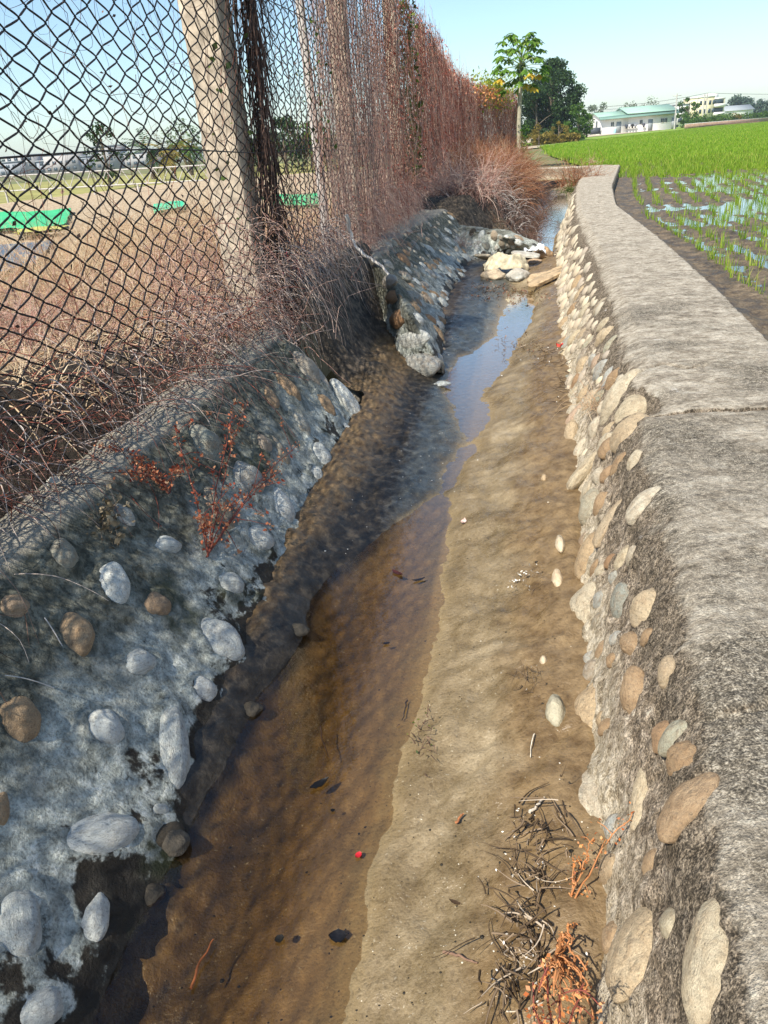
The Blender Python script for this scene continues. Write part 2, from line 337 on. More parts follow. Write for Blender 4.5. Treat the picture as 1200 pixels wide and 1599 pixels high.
# ------------------------------------------------------------------ far ground (with a slot where the channel runs)
gm = NT('field_ground'); g1 = gm.noise(.035, 4, .6); g2 = gm.noise(1.5, 6, .7)
gc = gm.ramp(g1, [(.35, (.10, .15, .03)), (.5, (.20, .17, .08)), (.6, (.10, .14, .035)), (.7, (.28, .23, .14))])
gc = gm.mix(.5, gc, gm.ramp(g2, [(.3, .2), (.7, .75)]), 'OVERLAY'); gm.bsdf(gc, .95, bump=g2, bs=.4, bd=.2); 
ys = np.linspace(-5, 20.6, 30)
slot = [(float(fx(y)) - .3 if y > 4 else float(ltop(y)) - .15, y) for y in ys] + [(float(ROUT(y)) + (.0 if y < 19 else .3) , y) for y in ys[::-1]]
outer = [(-3000, -60), (-3000, 4000), (3000, 4000), (3000, -60)]
poly = [(-6, -60)] + outer[:2] + outer[2:] + [(-5.9, -60)] 
V = [(-3000, -60, .24), (-3000, 4000, .24), (3000, 4000, .24), (3000, -60, .24)]
# three simple pieces in one mesh: left of the slot, right of it, beyond it
def strip(a, b):                                       # a, b: lists of points, same length
    n = len(a); return [(x, y, .24) for x, y in a] + [(x, y, .24) for x, y in b], [(i, i + 1, n + i + 1, n + i) for i in range(n - 1)]
lf = [(float(fx(y)) - .3 if y > 4.3 else float(ltop(y)) - .2, y) for y in ys]
rt = [(float(ROUT(y)) - .1, y) for y in ys]
parts = []
yl = [-3000 for _ in ys]
parts.append(strip(lf, [(-3000, y) for y in ys])); parts.append(strip([(3000, y) for y in ys], rt))
parts.append(([(-3000, 20.6, .24), (3000, 20.6, .24), (3000, 5000, .24), (-3000, 5000, .24)], [(0, 1, 2, 3)]))
parts.append(([(-3000, -5, .24), (-3000, -300, .24), (3000, -300, .24), (3000, -5, .24)], [(0, 1, 2, 3)]))
V, Fc = merge([(np.array(v), np.array(f)) for v, f in parts])
tag(obj('ground', V, Fc, gm.m), kind='structure')

# ------------------------------------------------------------------ channel bed as a height field
pool = np.array([P(u, v, 0)[:2] for u, v in [(60, 1700), (80, 1599), (175, 1420), (275, 1275), (378, 1112), (455, 988), (484, 930), (560, 868), (640, 806), (697, 757), (700, 790), (692, 850), (688, 950), (668, 1050), (640, 1180), (600, 1310), (570, 1450), (520, 1599), (490, 1720)]])
pool = np.vstack([pool, [[-.3, -.3], [-.7, -.3]]])
stream = np.array([P(u, v, 0)[:2] for u, v in [(688, 768), (712, 715), (722, 680), (714, 650), (692, 612), (697, 585), (715, 558), (745, 547), (770, 530), (783, 500), (792, 470), (800, 452), (836, 455), (838, 480), (825, 520), (800, 550), (793, 575), (775, 593), (757, 617), (765, 633), (755, 667), (745, 700), (726, 725), (704, 765)]])
upper = np.array([P(u, v, 0)[:2] for u, v in [(828, 410), (818, 380), (826, 350), (850, 334), (858, 318), (868, 306), (893, 300), (893, 322), (886, 345), (870, 372), (864, 400), (850, 412)]])
def sdf(poly, X, Y):
    p = np.stack([X, Y], -1); d = np.full(X.shape, 1e9); inside = np.zeros(X.shape, bool)
    for a, b in zip(poly, np.roll(poly, -1, 0)):
        e = b - a; w = p - a; t = np.clip((w @ e) / (e @ e + 1e-12), 0, 1); d = np.minimum(d, np.linalg.norm(w - t[..., None] * e, axis=-1))
        c = ((a[1] <= Y) != (b[1] <= Y)); xi = a[0] + (Y - a[1]) / (e[1] if abs(e[1]) > 1e-9 else 1e-9) * e[0]; inside ^= c & (X < xi)
    return np.where(inside, -d, d)
def bedleft(y):
    a = lft(y) - .12; b = fx(y) + .08; c = np.interp(y, [6.0, 10.4], [.25, 1.2])
    w = sstep(END1 - .15, END1 + .25, y); r = a * (1 - w) + b * w
    return r
yb = np.concatenate([np.arange(-.7, 2.4, .014), np.arange(2.4, 6, .022), np.arange(6, 11, .04), np.arange(11, 20.3, .08)])
tb = np.linspace(0, 1, 110)
Yb, Tb = np.meshgrid(yb, tb, indexing='ij')
XL = bedleft(Yb); XR = RFT(Yb) + .16
Xb = XL + (XR - XL) * Tb
wob = fbm(xyz(Xb, Yb), 3, 2, 1) * .05 + fbm(xyz(Xb, Yb), 14, 3, 4) * .012
d = np.minimum(np.minimum(sdf(pool, Xb, Yb), sdf(stream, Xb, Yb)), sdf(upper, Xb, Yb)) + wob
lf_ = np.clip((Xb - lft(Yb)) / .45, 0, 1); zb = np.where(d < 0, -(.02 + .10 * (1 - lf_) ** 1.3) * (1 - np.exp(d / .08)) * np.where(Yb < 3, 1, .5) , .045 * (1 - np.exp(-np.maximum(d, 0) / .10)) + .03 * sstep(0, .5, d))
foot = RFT(Yb) - Xb; zb = np.where(d > 0, zb + .055 * sstep(.34, .0, foot), zb)
nz = fbm(xyz(Xb, Yb), 9, 5, 2) * .008 + fbm(xyz(Xb * 22, Yb * 40 - Xb * 18), 1, 3, 3) * .004 + fbm(xyz(Xb, Yb), 70, 3, 8) * .0016
zb = zb + nz * (1 + 1.2 * sstep(.0, .15, d))
# the wall foot on the left, the recess between the walls and the overgrown bank higher up
el = Xb - (lft(Yb)); zb = zb + .05 * sstep(.10, -.08, el + .05 * fbm(xyz(Xb, Yb), 4, 3, 5)) * (Yb < END1 + .3)
en = Xb - fx(Yb); zb = zb + (fbm(xyz(Xb, Yb), 17, 4, 9) * .016 + np.abs(fbm(xyz(Xb, Yb), 8, 3, 10)) * .014) * sstep(.16, .0, el) * (Yb < 6)
nich = sstep(END1 - .1, END1 + .25, Yb) * (1 - sstep(6.3, 6.8, Yb))
zb = zb + nich * fbm(xyz(Xb, Yb), 9, 5, 16) * .05 * sstep(.8, .4, en) + nich * (.48 * sstep(.42, .05, en) + .10 * sstep(.75, .3, en + .1 * fbm(xyz(Xb, Yb), 3, 3, 6)))
mound = sstep(9.3, 10.6, Yb); mf = np.interp(Yb, [9.3, 11, 13, 15, 17, 20], [1.5, 2.25, 2.75, 3.3, 3.8, 4.5])
zb = zb + mound * (.58 * sstep(0, -.75, Xb - mf + .25 * fbm(xyz(Xb, Yb), 1.6, 4, 7)))
Vb = xyz(Xb, Yb, zb)
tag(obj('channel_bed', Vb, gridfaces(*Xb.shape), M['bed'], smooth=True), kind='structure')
bed_bvh = BVHTree.FromPolygons([tuple(v) for v in Vb.reshape(-1, 3)], [tuple(f) for f in gridfaces(*Xb.shape)])
def bedz(x, y):
    h = bed_bvh.ray_cast(Vector((x, y, 3)), Vector((0, 0, -1)))[0]; return h.z if h else 0.
# water surface
yw = np.linspace(-.65, 20.1, 120); a = bedleft(yw) + .0; b = RFT(yw) + .1
Vw = np.stack([xyz(a, yw, 0.), xyz(b, yw, 0.)], 1); tag(obj('stream_water', Vw, gridfaces(len(yw), 2), M['water'], smooth=True), kind='structure')

# ------------------------------------------------------------------ walls
BVH = {}
def add_bvh(key, V, Fc): BVH[key] = BVHTree.FromPolygons([tuple(v) for v in np.asarray(V).reshape(-1, 3)], [tuple(f) for f in np.asarray(Fc)])
def gnorm(G):
    du = np.gradient(G, axis=0); dv = np.gradient(G, axis=1); n = np.cross(du, dv); return n / (np.linalg.norm(n, axis=-1)[..., None] + 1e-12)
# near left wall
w1 = empty('cobble_wall', (-.75, 2.2, 0)); tag(w1, 'shaded grey cobble and cement channel wall at the lower left, below the open wire mesh', 'wall')
ya = np.concatenate([np.arange(-.7, 2.2, .012), np.arange(2.2, END1 + .001, .02)])
prof = [(-.30, .40), (-.22, .50), (-.13, .535), (-.07, .545), (-.02, .545), (.015, .53)] + [(.02 + k * .46 / 46, .52 - k * .60 / 46) for k in range(1, 50)]
prof = np.array(prof); Ya, _ = np.meshgrid(ya, prof[:, 0], indexing='ij')
nd = np.array([math.cos(math.atan(.19)), -math.sin(math.atan(.19))])
G = np.stack([ltop(Ya) + prof[:, 0][None] * nd[0], Ya + prof[:, 0][None] * nd[1], np.broadcast_to(prof[:, 1][None], Ya.shape)], -1)
# rounded end: the last sections curl back towards the bank
endw = sstep(END1 - .45, END1, Ya); G[..., 0] -= endw ** 2 * .26; G[..., 2] -= endw ** 3 * .16 * sstep(.2, .5, G[..., 2])
N_ = gnorm(G); N_ *= np.sign(N_[..., 0:1] + 1e-9)
G = G + N_ * (fbm(G, 4.5, 3, 11) * .012 + fbm(G, 26, 4, 12) * .006 + fbm(G, 95, 2, 13) * .0022)[..., None]
# closing face at the far end
endrow = G[-1]; cap = np.stack([endrow + np.array([-.02, .06, -.02]) * k * 1. + np.array([-.12, .05, -.05]) * (k * .45) for k in range(0, 7)], 0)
G = np.concatenate([G, cap[1:]], 0); Fg = gridfaces(*G.shape[:2])
obj('cement_face', G, Fg, M['lwall'], w1, True); add_bvh('w1', G, Fg)

# far left wall: sloping rubble end, face, top
def ln(p): return np.array(p, float)
top2 = [P(690, 578, .06), P(672, 540, .2), P(643, 496, .34), P(618, 447, .45), P(580, 405, .54), P(620, 367, .54), P(655, 346, .54), P(700, 325, .54), np.array([1.32, 11.2, .46])]
ft2 = [P(698, 590, -.02), P(700, 545, -.02), P(706, 512, -.02), P(712, 490, -.02), P(722, 468, -.02), P(735, 447, -.02), P(745, 425, -.02), np.array([1.5, 9.6, -.02]), np.array([1.85, 11.2, -.02])]
bk2 = [P(640, 600, -.04), P(600, 560, .02), P(585, 500, .15), P(575, 455, .3), P(560, 400, .52)] + [np.array([float(fx(p[1])) + .02, p[1], .56]) for p in top2[5:]]
def resample(L, n):
    L = np.array(L); s = np.concatenate([[0], np.cumsum(np.linalg.norm(np.diff(L, axis=0), axis=1))]); return np.stack([np.interp(np.linspace(0, 1, n), np.linspace(0, 1, len(L)), L[:, k]) for k in range(3)], 1)
n2 = 190; A, B_, K = resample(top2, n2), resample(ft2, n2), resample(bk2, n2)
tt = np.linspace(0, 1, 40)[None, :, None]; G1 = K[:, None] * (1 - tt) + A[:, None] * tt; G2 = A[:, None] * (1 - tt) + B_[:, None] * tt
G = np.concatenate([G1, G2[:, 1:]], 1)
for _ in range(2): G[:, 1:-1] = (G[:, :-2] + G[:, 1:-1] * 2 + G[:, 2:]) / 4
N_ = gnorm(G); N_ *= np.where(N_[..., 2:3] < 0, -1, 1)
G = G + N_ * (fbm(G, 3.5, 3, 21) * .03 + fbm(G, 16, 4, 22) * .012)[..., None]; Fg = gridfaces(*G.shape[:2])
w2 = empty('cobble_wall', (.1, 6.3, 0)); tag(w2, 'grey cement wall studded with rows of small cobbles, beyond the recess on the left bank', 'wall')
obj('cement_face', G, Fg, M['lwall'], w2, True); add_bvh('w2', G, Fg)
# low wall stub that juts towards the blocked channel
t3 = [np.array([1.02, 9.75, .34]), P(745, 364, .32), P(775, 367, .30), P(800, 374, .26), np.array([2.0, 9.1, .1])]
f3 = [np.array([1.0, 8.9, -.02]), P(752, 418, -.02), P(778, 412, -.02), P(805, 405, -.02), np.array([2.1, 8.9, -.02])]
k3 = [p + np.array([.1, .45, .02]) for p in t3]
A, B_, K = resample(t3, 60), resample(f3, 60), resample(k3, 60); tt = np.linspace(0, 1, 20)[None, :, None]
G = np.concatenate([K[:, None] * (1 - tt) + A[:, None] * tt, (A[:, None] * (1 - tt) + B_[:, None] * tt)[:, 1:]], 1)
N_ = gnorm(G); N_ *= np.where(N_[..., 2:3] < 0, -1, 1); G = G + N_ * (fbm(G, 6, 4, 31) * .025)[..., None]; Fg = gridfaces(*G.shape[:2])
w3 = empty('cobble_wall', (1.4, 9.3, 0)); tag(w3, 'low cobble wall stub jutting out behind the rock pile that blocks the channel', 'wall')
obj('cement_face', G, Fg, M['lwall'], w3, True); add_bvh('w3', G, Fg)
# right wall, one continuous sweep
yr = np.concatenate([np.arange(-.6, .8, .010), np.arange(.8, 1.1, .005), np.arange(1.1, 1.95, .010), np.arange(1.95, 2.95, .0055), np.arange(2.95, 4.5, .018), np.arange(4.5, 10, .04), np.arange(10, 20.01, .09)])
nf, nt_ = 44, 46
Yr = yr[:, None]; xi, xf, xo = RIN(yr)[:, None], RFT(yr)[:, None], ROUT(yr)[:, None]
dx = np.gradient(RIN(yr), yr); nr = np.stack([1 / np.sqrt(1 + dx ** 2), -dx / np.sqrt(1 + dx ** 2)], -1)
t = np.linspace(0, 1, nf)[None]; zf = -.06 + t * (.46 + .06); tz = np.clip((zf - .08) / .42, -.35, 1)
Xf = xf + (xi - xf) * tz; rounded = sstep(.93, 1., t) ** 2; Xf = Xf + rounded * .018
face = np.stack([Xf, np.broadcast_to(Yr, Xf.shape), np.broadcast_to(zf, Xf.shape) + rounded * .012], -1)
t2 = np.linspace(0, 1, nt_)[None]; Xt = (xi + .03) + (xo - xi - .045) * t2; lip = sstep(0, .06, t2) * .010
topz = .490 + lip + .004 * np.sin(t2 * 3) - .02 * sstep(.985, 1, t2)
top_ = np.stack([Xt, np.broadcast_to(Yr, Xt.shape), np.broadcast_to(topz, Xt.shape)], -1)
t4 = np.linspace(0, 1, 10)[None]; Xo = xo + .02 * t4; out_ = np.stack([Xo, np.broadcast_to(Yr, Xo.shape), np.broadcast_to(.465 - t4 * .3, Xo.shape)], -1)
G = np.concatenate([face, top_, out_], 1)
# section across the wall is slewed so the joints run square to it
arg = G[..., 1]
N_ = gnorm(G); N_ *= -1 if N_[len(yr) // 2, nf + 20, 2] < 0 else 1
isf = (np.arange(G.shape[1]) < nf)[None]
am = np.where(isf, 1.0, .30)
disp = fbm(G, 5, 3, 41) * .020 * am + fbm(G, 24, 4, 42) * .011 * am + fbm(G, 80, 3, 43) * .004
G = G + N_ * disp[..., None]
# cracks: a cold joint and a broken corner at y = 2.3, and a wandering crack above
def groove(yc, w, dep, x0=-9, wav=.02):
    yy = yc + wav * fbm(xyz(G[..., 0], 0, 0), 9, 4, yc * 3) - (G[..., 0] - RIN(yc)) * .12
    return dep * np.exp(-((G[..., 1] - yy) / w) ** 2) * (G[..., 0] > x0)
gr = groove(2.25, .011, .032) + groove(2.75, .012, .018, wav=.12) * (G[..., 0] < RIN(2.7) + .28) + groove(.92, .008, .012, wav=.07) * (~isf) + groove(5.4, .012, .008) + groove(7.9, .014, .012)
G[..., 2] -= gr * (~isf)
chip = np.exp(-(((G[..., 0] - RIN(2.42) - .01) / .05) ** 2 + ((G[..., 1] - 2.42) / .13) ** 2)); G = G - N_ * (chip * .06)[..., None]
Fg = gridfaces(*G.shape[:2]); wr = empty('concrete_wall', (1.2, 4, 0)); tag(wr, 'long sunlit concrete wall with a flat walkway top and cobbled face along the paddy field', 'wall')
obj('concrete_body', G, Fg, M['rwall'], wr, True); add_bvh('wr', G, Fg)
# cross wall closing the head of the channel
G = []
for k in range(50):
    s = k / 49; x = 5.95 - 1.95 * s; y = 19.85 + 2.0 * s; row = []
    for (o, z) in [(-.02, -.05)] + [(-.01 + .01 * q, .05 + .1 * q) for q in range(4)] + [(.03, .46), (.06, .50), (.2, .505), (.4, .505), (.44, .48), (.45, .2)]: row.append([x + o * .5, y + o, z])
    G.append(row)
G = np.array(G); G += (fbm(G, 6, 4, 51) * .03)[..., None] * np.array([.3, -1, .2]); Fg = gridfaces(*G.shape[:2])
wc = empty('cross_wall', (5, 20.5, 0)); tag(wc, 'short cross wall of pale masonry closing the far end of the channel', 'wall')
obj('masonry', G, Fg, M['rwall'], wc, True); add_bvh('wc', G, Fg)
obj('culvert_mouth', *merge([box(4.35, 4.85, 20.3, 20.9, .0, .22)]), flat_mat('culvert_dark', (.01, .01, .01)), wc)

# ------------------------------------------------------------------ cobbles
def ico(sub=3):
    import bmesh
    bm = bmesh.new(); bmesh.ops.create_icosphere(bm, subdivisions=sub, radius=1); V = np.array([v.co[:] for v in bm.verts]); Fc = np.array([[v.index for v in f.verts] for f in bm.faces]); bm.free(); return V, Fc
IV, IF = ico(4); IV2, IF2 = ico(2)
def pebble(seed, rough=.16, V=IV):
    n = V / np.linalg.norm(V, axis=1)[:, None]
    W = n * (1 - .06 * (seed % 3) * (1 - (n ** 4).sum(1)))[:, None]
    r = 1 + rough * fbm(n, .9, 2, seed) * 1.5 + rough * .22 * fbm(n, 3.2, 2, seed + 9) + .012 * fbm(n, 11, 3, seed + 5)
    return W * r[:, None]
SV = {}
def stone_mesh(k, mat):
    if (k, mat) not in SV:
        me = npmesh('cobble', pebble(k), IF); me.materials.append(M[mat]); me.polygons.foreach_set('use_smooth', [True] * len(me.polygons)); SV[(k, mat)] = me
    return SV[(k, mat)]
cobs = {k: [] for k in ('w1', 'w2', 'w3', 'wr', 'wc')}
ROOT = dict(w1=w1, w2=w2, w3=w3, wr=wr, wc=wc)
def cast(key, u, v):
    d = Vector(ray(u, v)).normalized(); h = BVH[key].ray_cast(Vector((0, 0, CZ)), d)
    if h[0] is None: return None
    n = h[1] if h[1].dot(d) < 0 else -h[1]; return h[0], n, h[3]
def put(key, p, n, a, b, rot, mat, depth=.45, k=None, bulge=.62):
    """stone with semi-axes a (along image x), b (along image y), rot radians, lying in the wall face"""
    n = Vector(n); 
    ex = Vector((1, 0, 0)) if abs(n.x) < .8 else Vector((0, 1, 0))
    ex = (ex - n * ex.dot(n)).normalized(); ey = n.cross(ex)
    cobs[key].append((p, n, ex, ey, a, b, rot, mat, depth, k, bulge))
def put_px(key, u, v, w, h, rot, mat, depth=.35, bulge=.55, k=None):
    c = cast(key, u, v)
    if c is None: return
    p, n, dist = c
    # measure the two image axes on the face
    cc, ss = math.cos(R(rot)), math.sin(R(rot)); ax = []
    for (du, dv, L) in ((cc, -ss, w / 2), (ss, cc, h / 2)):
        dd = Vector(ray(u + du * 4, v + dv * 4)).normalized(); tt_ = (p - Vector((0, 0, CZ))).dot(n) / dd.dot(n); q = Vector((0, 0, CZ)) + dd * tt_
        ax.append((q - p) / 4 * L)
    a, b = ax; la, lb = a.length, b.length
    m0 = dist / F; la = min(la, w * m0 * .95); lb = min(lb, h * m0 * .95)
    ex = a.normalized(); ey = (b - ex * b.dot(ex)).normalized(); n2_ = ex.cross(ey)
    if n2_.dot(n) < 0: ey = -ey
    cobs[key].append((p, n, ex, ey, la, lb, 0., mat, depth, k, bulge))
G_, PL, TN, DK, CR = 'stone_grey', 'stone_pale', 'stone_tan', 'stone_dark', 'stone_cream'
for a in [(22, 950, 56, 46, 20, G_), (98, 866, 46, 50, 0, G_), (177, 915, 56, 72, -25, PL), (247, 946, 38, 40, 0, G_), (116, 990, 66, 72, 0, TN), (220, 1035, 48, 46, 20, PL), (342, 998, 46, 92, 40, PL), (317, 1078, 42, 46, 0, PL), (358, 912, 46, 38, -10, PL), (263, 853, 42, 32, 0, PL), (192, 806, 38, 34, 0, G_), (340, 795, 38, 62, 0, G_), (320, 695, 50, 48, 0, G_), (385, 750, 48, 40, -10, G_), (404, 842, 42, 46, 0, PL), (440, 793, 32, 48, 0, PL), (460, 870, 30, 34, 0, PL), (494, 743, 22, 28, 0, PL), (500, 712, 28, 34, 0, PL), (412, 695, 22, 38, 25, G_), (437, 705, 18, 42, 0, G_), (476, 577, 34, 52, 15, G_), (443, 600, 20, 38, 10, TN), (422, 622, 20, 32, 0, G_), (511, 503, 28, 34, 0, TN), (497, 528, 24, 26, 0, G_), (530, 553, 40, 46, 0, TN), (555, 604, 36, 46, 0, G_), (536, 626, 18, 38, 0, PL), (510, 637, 20, 28, 0, TN), (498, 590, 16, 36, 10, G_), (27, 1125, 72, 86, 0, TN), (163, 1138, 70, 62, -10, PL), (271, 1168, 52, 140, -8, PL), (157, 1303, 140, 70, 12, PL), (30, 1442, 80, 124, 0, PL), (150, 1440, 50, 96, -20, PL), (265, 1308, 62, 52, 20, DK), (68, 1578, 80, 66, 30, PL), (400, 1103, 34, 42, 0, DK), (425, 960, 30, 62, 0, G_), (470, 980, 42, 44, 0, DK), (545, 675, 12, 20, 0, PL), (552, 755, 16, 22, 0, DK), (520, 850, 20, 28, 0, DK), (2, 1265, 30, 64, 0, TN), (350, 1190, 44, 40, 0, DK), (250, 1265, 36, 22, 0, PL), (345, 1160, 50, 40, 0, DK), (560, 655, 14, 30, 0, DK), (470, 660, 18, 28, 0, G_), (585, 640, 12, 32, 8, PL)]:
    put_px('w1', *a, depth=.28, bulge=.72)
for a in [(612, 467, 46, 26, 0, TN), (621, 497, 40, 24, 0, TN), (642, 530, 60, 26, 4, PL), (607, 440, 36, 22, 0, G_), (632, 409, 20, 16, 0, TN), (607, 415, 20, 14, 0, G_), (620, 560, 36, 18, 0, DK), (600, 520, 30, 22, 0, DK)]:
    put_px('w2', *a)
put_px('w2', 656, 572, 60, 36, 0, G_, depth=0.0, bulge=.8)
def far_stones(key, n, uvbox, polyg, mats, wmin, wmax, asp=1.5, rot0=-20):
    poly_ = np.array(polyg, float); got = []; tries = 0
    while len(got) < n and tries < n * 60:
        tries += 1; u = random.uniform(*uvbox[:2]); v = random.uniform(*uvbox[2:])
        if sdf(poly_, np.array([u]), np.array([v]))[0] > 0: continue
        c = cast(key, u, v)
        if c is None: continue
        s = random.uniform(wmin, wmax); p = c[0]
        if any((p - q).length < (s + r) * .92 for q, r in got): continue
        got.append((p, s)); n_ = c[1]; mt = random.choice(mats)
        b = s * random.uniform(1., asp); cobs[key].append((p, n_, *frame(n_, random.uniform(-.5, .5)), s * .85, b * .85, 0., mt, .3, None, .65))
def frame(n, rot):
    up = Vector((0, 0, 1)); ex = up.cross(n); ex = ex.normalized() if ex.length > .1 else Vector((1, 0, 0)); ey = n.cross(ex)
    c, s = math.cos(rot), math.sin(rot); return ex * c + ey * s, ey * c - ex * s
far_stones('w2', 118, (560, 780, 320, 600), [(640, 400), (590, 395), (640, 360), (700, 328), (745, 380), (742, 430), (712, 480), (702, 580), (690, 575), (655, 500), (625, 440)], [G_, G_, PL, PL, TN], .028, .062, 1.7)
far_stones('w3', 40, (735, 812, 360, 415), [(735, 362), (812, 372), (806, 404), (745, 415)], [G_, PL, PL, G_, DK], .03, .06, 1.6)
for a in [(1010, 950, 46, 70, -28, CR), (969, 940, 30, 54, -20, G_), (1004, 790, 28, 54, -18, CR), (958, 812, 26, 58, -8, CR), (922, 795, 34, 60, -15, CR), (920, 868, 32, 80, -15, CR), (870, 905, 30, 62, -12, CR), (874, 850, 22, 58, -10, CR), (914, 955, 46, 100, -8, CR), (865, 1110, 40, 72, 0, CR), (920, 1110, 46, 92, 0, CR), (990, 1085, 40, 86, -6, TN), (1042, 1050, 24, 44, -20, CR), (1002, 1243, 28, 122, 0, CR), (1073, 1255, 42, 96, -18, TN), (1063, 1185, 36, 60, -25, TN), (912, 1255, 78, 110, -12, CR), (996, 1482, 58, 136, -12, CR), (1107, 1495, 78, 205, 0, CR), (911, 1436, 52, 90, 0, CR), (992, 722, 20, 42, -20, CR), (980, 680, 50, 40, 15, CR), (988, 640, 60, 40, 22, CR), (966, 620, 34, 72, -18, CR), (895, 653, 16, 30, -10, CR), (890, 695, 22, 56, -12, CR), (905, 706, 16, 46, -12, CR), (914, 738, 20, 50, -15, CR), (850, 745, 12, 26, 0, CR), (853, 777, 9, 18, 0, CR), (849, 1032, 12, 18, 0, CR), (897, 1110, 20, 60, 0, CR), (935, 745, 20, 30, -15, CR), (985, 1005, 30, 40, -20, TN), (1035, 1150, 26, 50, -15, TN), (950, 700, 24, 30, -15, TN)]:
    put_px('wr', *a, depth=.15, bulge=.5)
def wall_face_stones(n, y0, y1, z0, z1, smin, smax, mats):
    got = [(c[0], max(c[4], c[5])) for c in cobs['wr']]; k = 0; tries = 0
    while k < n and tries < n * 80:
        tries += 1; y = y0 + (y1 - y0) * random.random(); z = random.uniform(z0, z1); s = random.uniform(smin, smax)
        xx = float(RFT(y)) - 1.; h = BVH['wr'].ray_cast(Vector((xx, y, z)), Vector((1, -.25, 0)).normalized())
        if h[0] is None: continue
        p, n_ = h[0], h[1]
        if n_.x > 0: n_ = -n_
        if any((p - q).length < (s + r) * .95 for q, r in got): continue
        got.append((p, s)); k += 1; fr = frame(n_, random.uniform(-.7, .1)); cobs['wr'].append((p, n_, fr[0], fr[1], s * .8, s * random.uniform(.95, 1.4), 0., random.choice(mats), .2, None, .6))
wall_face_stones(26, .75, 2.3, .12, .42, .018, .034, [CR, CR, TN, G_])
wall_face_stones(95, 2.3, 6.2, .10, .42, .030, .060, [CR, CR, CR, G_, TN])
wall_face_stones(110, 6.2, 12.5, .06, .42, .035, .065, [CR, CR, CR, G_, TN])
def emit_cobs(key):
    L = cobs[key]; root = ROOT[key]
    me_ = root.children[0].data; W = np.zeros(len(me_.vertices) * 3); me_.vertices.foreach_get('co', W); W = W.reshape(-1, 3); off_ = np.array(root.location); W0 = W + off_; D_ = np.zeros_like(W); jit = fbm(W0, 14, 3, 15)
    for (p, n, ex, ey, a, b, *_r) in L:                  # the mortar swells up around every cobble and sinks a little in between
        q = W0 - np.array(p); m_ = np.linalg.norm(q, axis=1) < 2.2 * max(a, b)
        if not m_.any(): continue
        q = q[m_]; e = np.sqrt((q @ np.array(ex) / a) ** 2 + (q @ np.array(ey) / b) ** 2); h_ = min(a, b) * (.30 + .35 * jit[m_]) * (.4 if key == 'wr' else .8 if key == 'w1' else .25) * np.exp(-((e - 1.0) / .28) ** 2)
        D_[m_] += h_[:, None] * np.array(n)
    mx = np.linalg.norm(D_, axis=1, keepdims=True); D_ *= np.minimum(1, .022 / (mx + 1e-9)); me_.vertices.foreach_set('co', (W + D_).ravel().astype(np.float32)); me_.update()
    L.sort(key=lambda c: -(c[4] * c[5]) / ((c[0] - Vector((0, 0, CZ))).length ** 2))
    rest = {}
    for i, (p, n, ex, ey, a, b, rot, mt, depth, k, bulge) in enumerate(L):
        k = random.randrange(8) if k is None else k; cdep = min(a, b) * bulge + .004
        n3 = ex.cross(ey); Mx = Matrix(((ex.x * a, ey.x * b, n3.x * cdep, 0), (ex.y * a, ey.y * b, n3.y * cdep, 0), (ex.z * a, ey.z * b, n3.z * cdep, 0), (0, 0, 0, 1)))
        loc = p - n * cdep * depth
        if i < 99:
            o = bpy.data.objects.new('cobble', stone_mesh(k, mt)); C.objects.link(o); o.parent = root
            o.matrix_local = Matrix.Translation(loc - root.location) @ Mx
        else:
            V = pebble(k, V=IV2) @ np.array(Mx.to_3x3()).T + np.array(loc); rest.setdefault(0, []).append((V, IF2))
    if rest:
        V, Fc = merge(rest[0]); o = obj('cobbles', V, Fc, island_mat('small_cobbles', [(0, (.55, .48, .34)), (.4, (.40, .36, .28)), (.7, (.5, .42, .3)), (1, (.35, .3, .24))]), root, True); o['kind'] = 'stuff'
for key in ('w1', 'w2', 'w3', 'wr'): emit_cobs(key)

# ------------------------------------------------------------------ left bank: dark eroded soil, then dry ground beyond the fence
def bank_z(x, y):
    e = x - fx(y); zf_ = np.interp(y, [-1, 1.2, 2.2, 3.2, 3.9, 34], [.82, .80, .72, .56, .53, .52])
    ed = np.where(y < END1 + .05, ltop(y) - .09, fx(y) + .06); u = ed - x; rise = sstep(-.03, .36, u); z = .47 + (zf_ - .47) * rise
    z = z + .05 * sstep(-.1, -1.5, e) * (y < 6); return z + fbm(xyz(x, y), 3.2, 5, 61) * .05 * (.25 + rise * .75) + fbm(xyz(x, y), 22, 4, 62) * .016
ybk = np.concatenate([np.arange(-1, 4.6, .03), np.arange(4.6, 12, .08), np.arange(12, 34, .25)]); ub = np.concatenate([np.linspace(0, .9, 34), np.linspace(1.0, 14, 40)])
Yk = np.broadcast_to(ybk[:, None], (len(ybk), len(ub))); edge = np.where(ybk < END1 + .05, np.minimum(ltop(ybk) - .09, 9), fx(ybk) + .06)
Xk = edge[:, None] - ub[None]; Zk = bank_z(Xk, Yk)
Zk[:, 0] -= .04
m = NT('bank_soil_mix'); 
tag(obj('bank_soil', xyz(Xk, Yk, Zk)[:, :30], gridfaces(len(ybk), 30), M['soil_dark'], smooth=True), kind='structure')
tag(obj('dry_ground', xyz(Xk, Yk, Zk)[:, 29:], gridfaces(len(ybk), len(ub) - 29), M['soil_dry'], smooth=True), kind='structure')

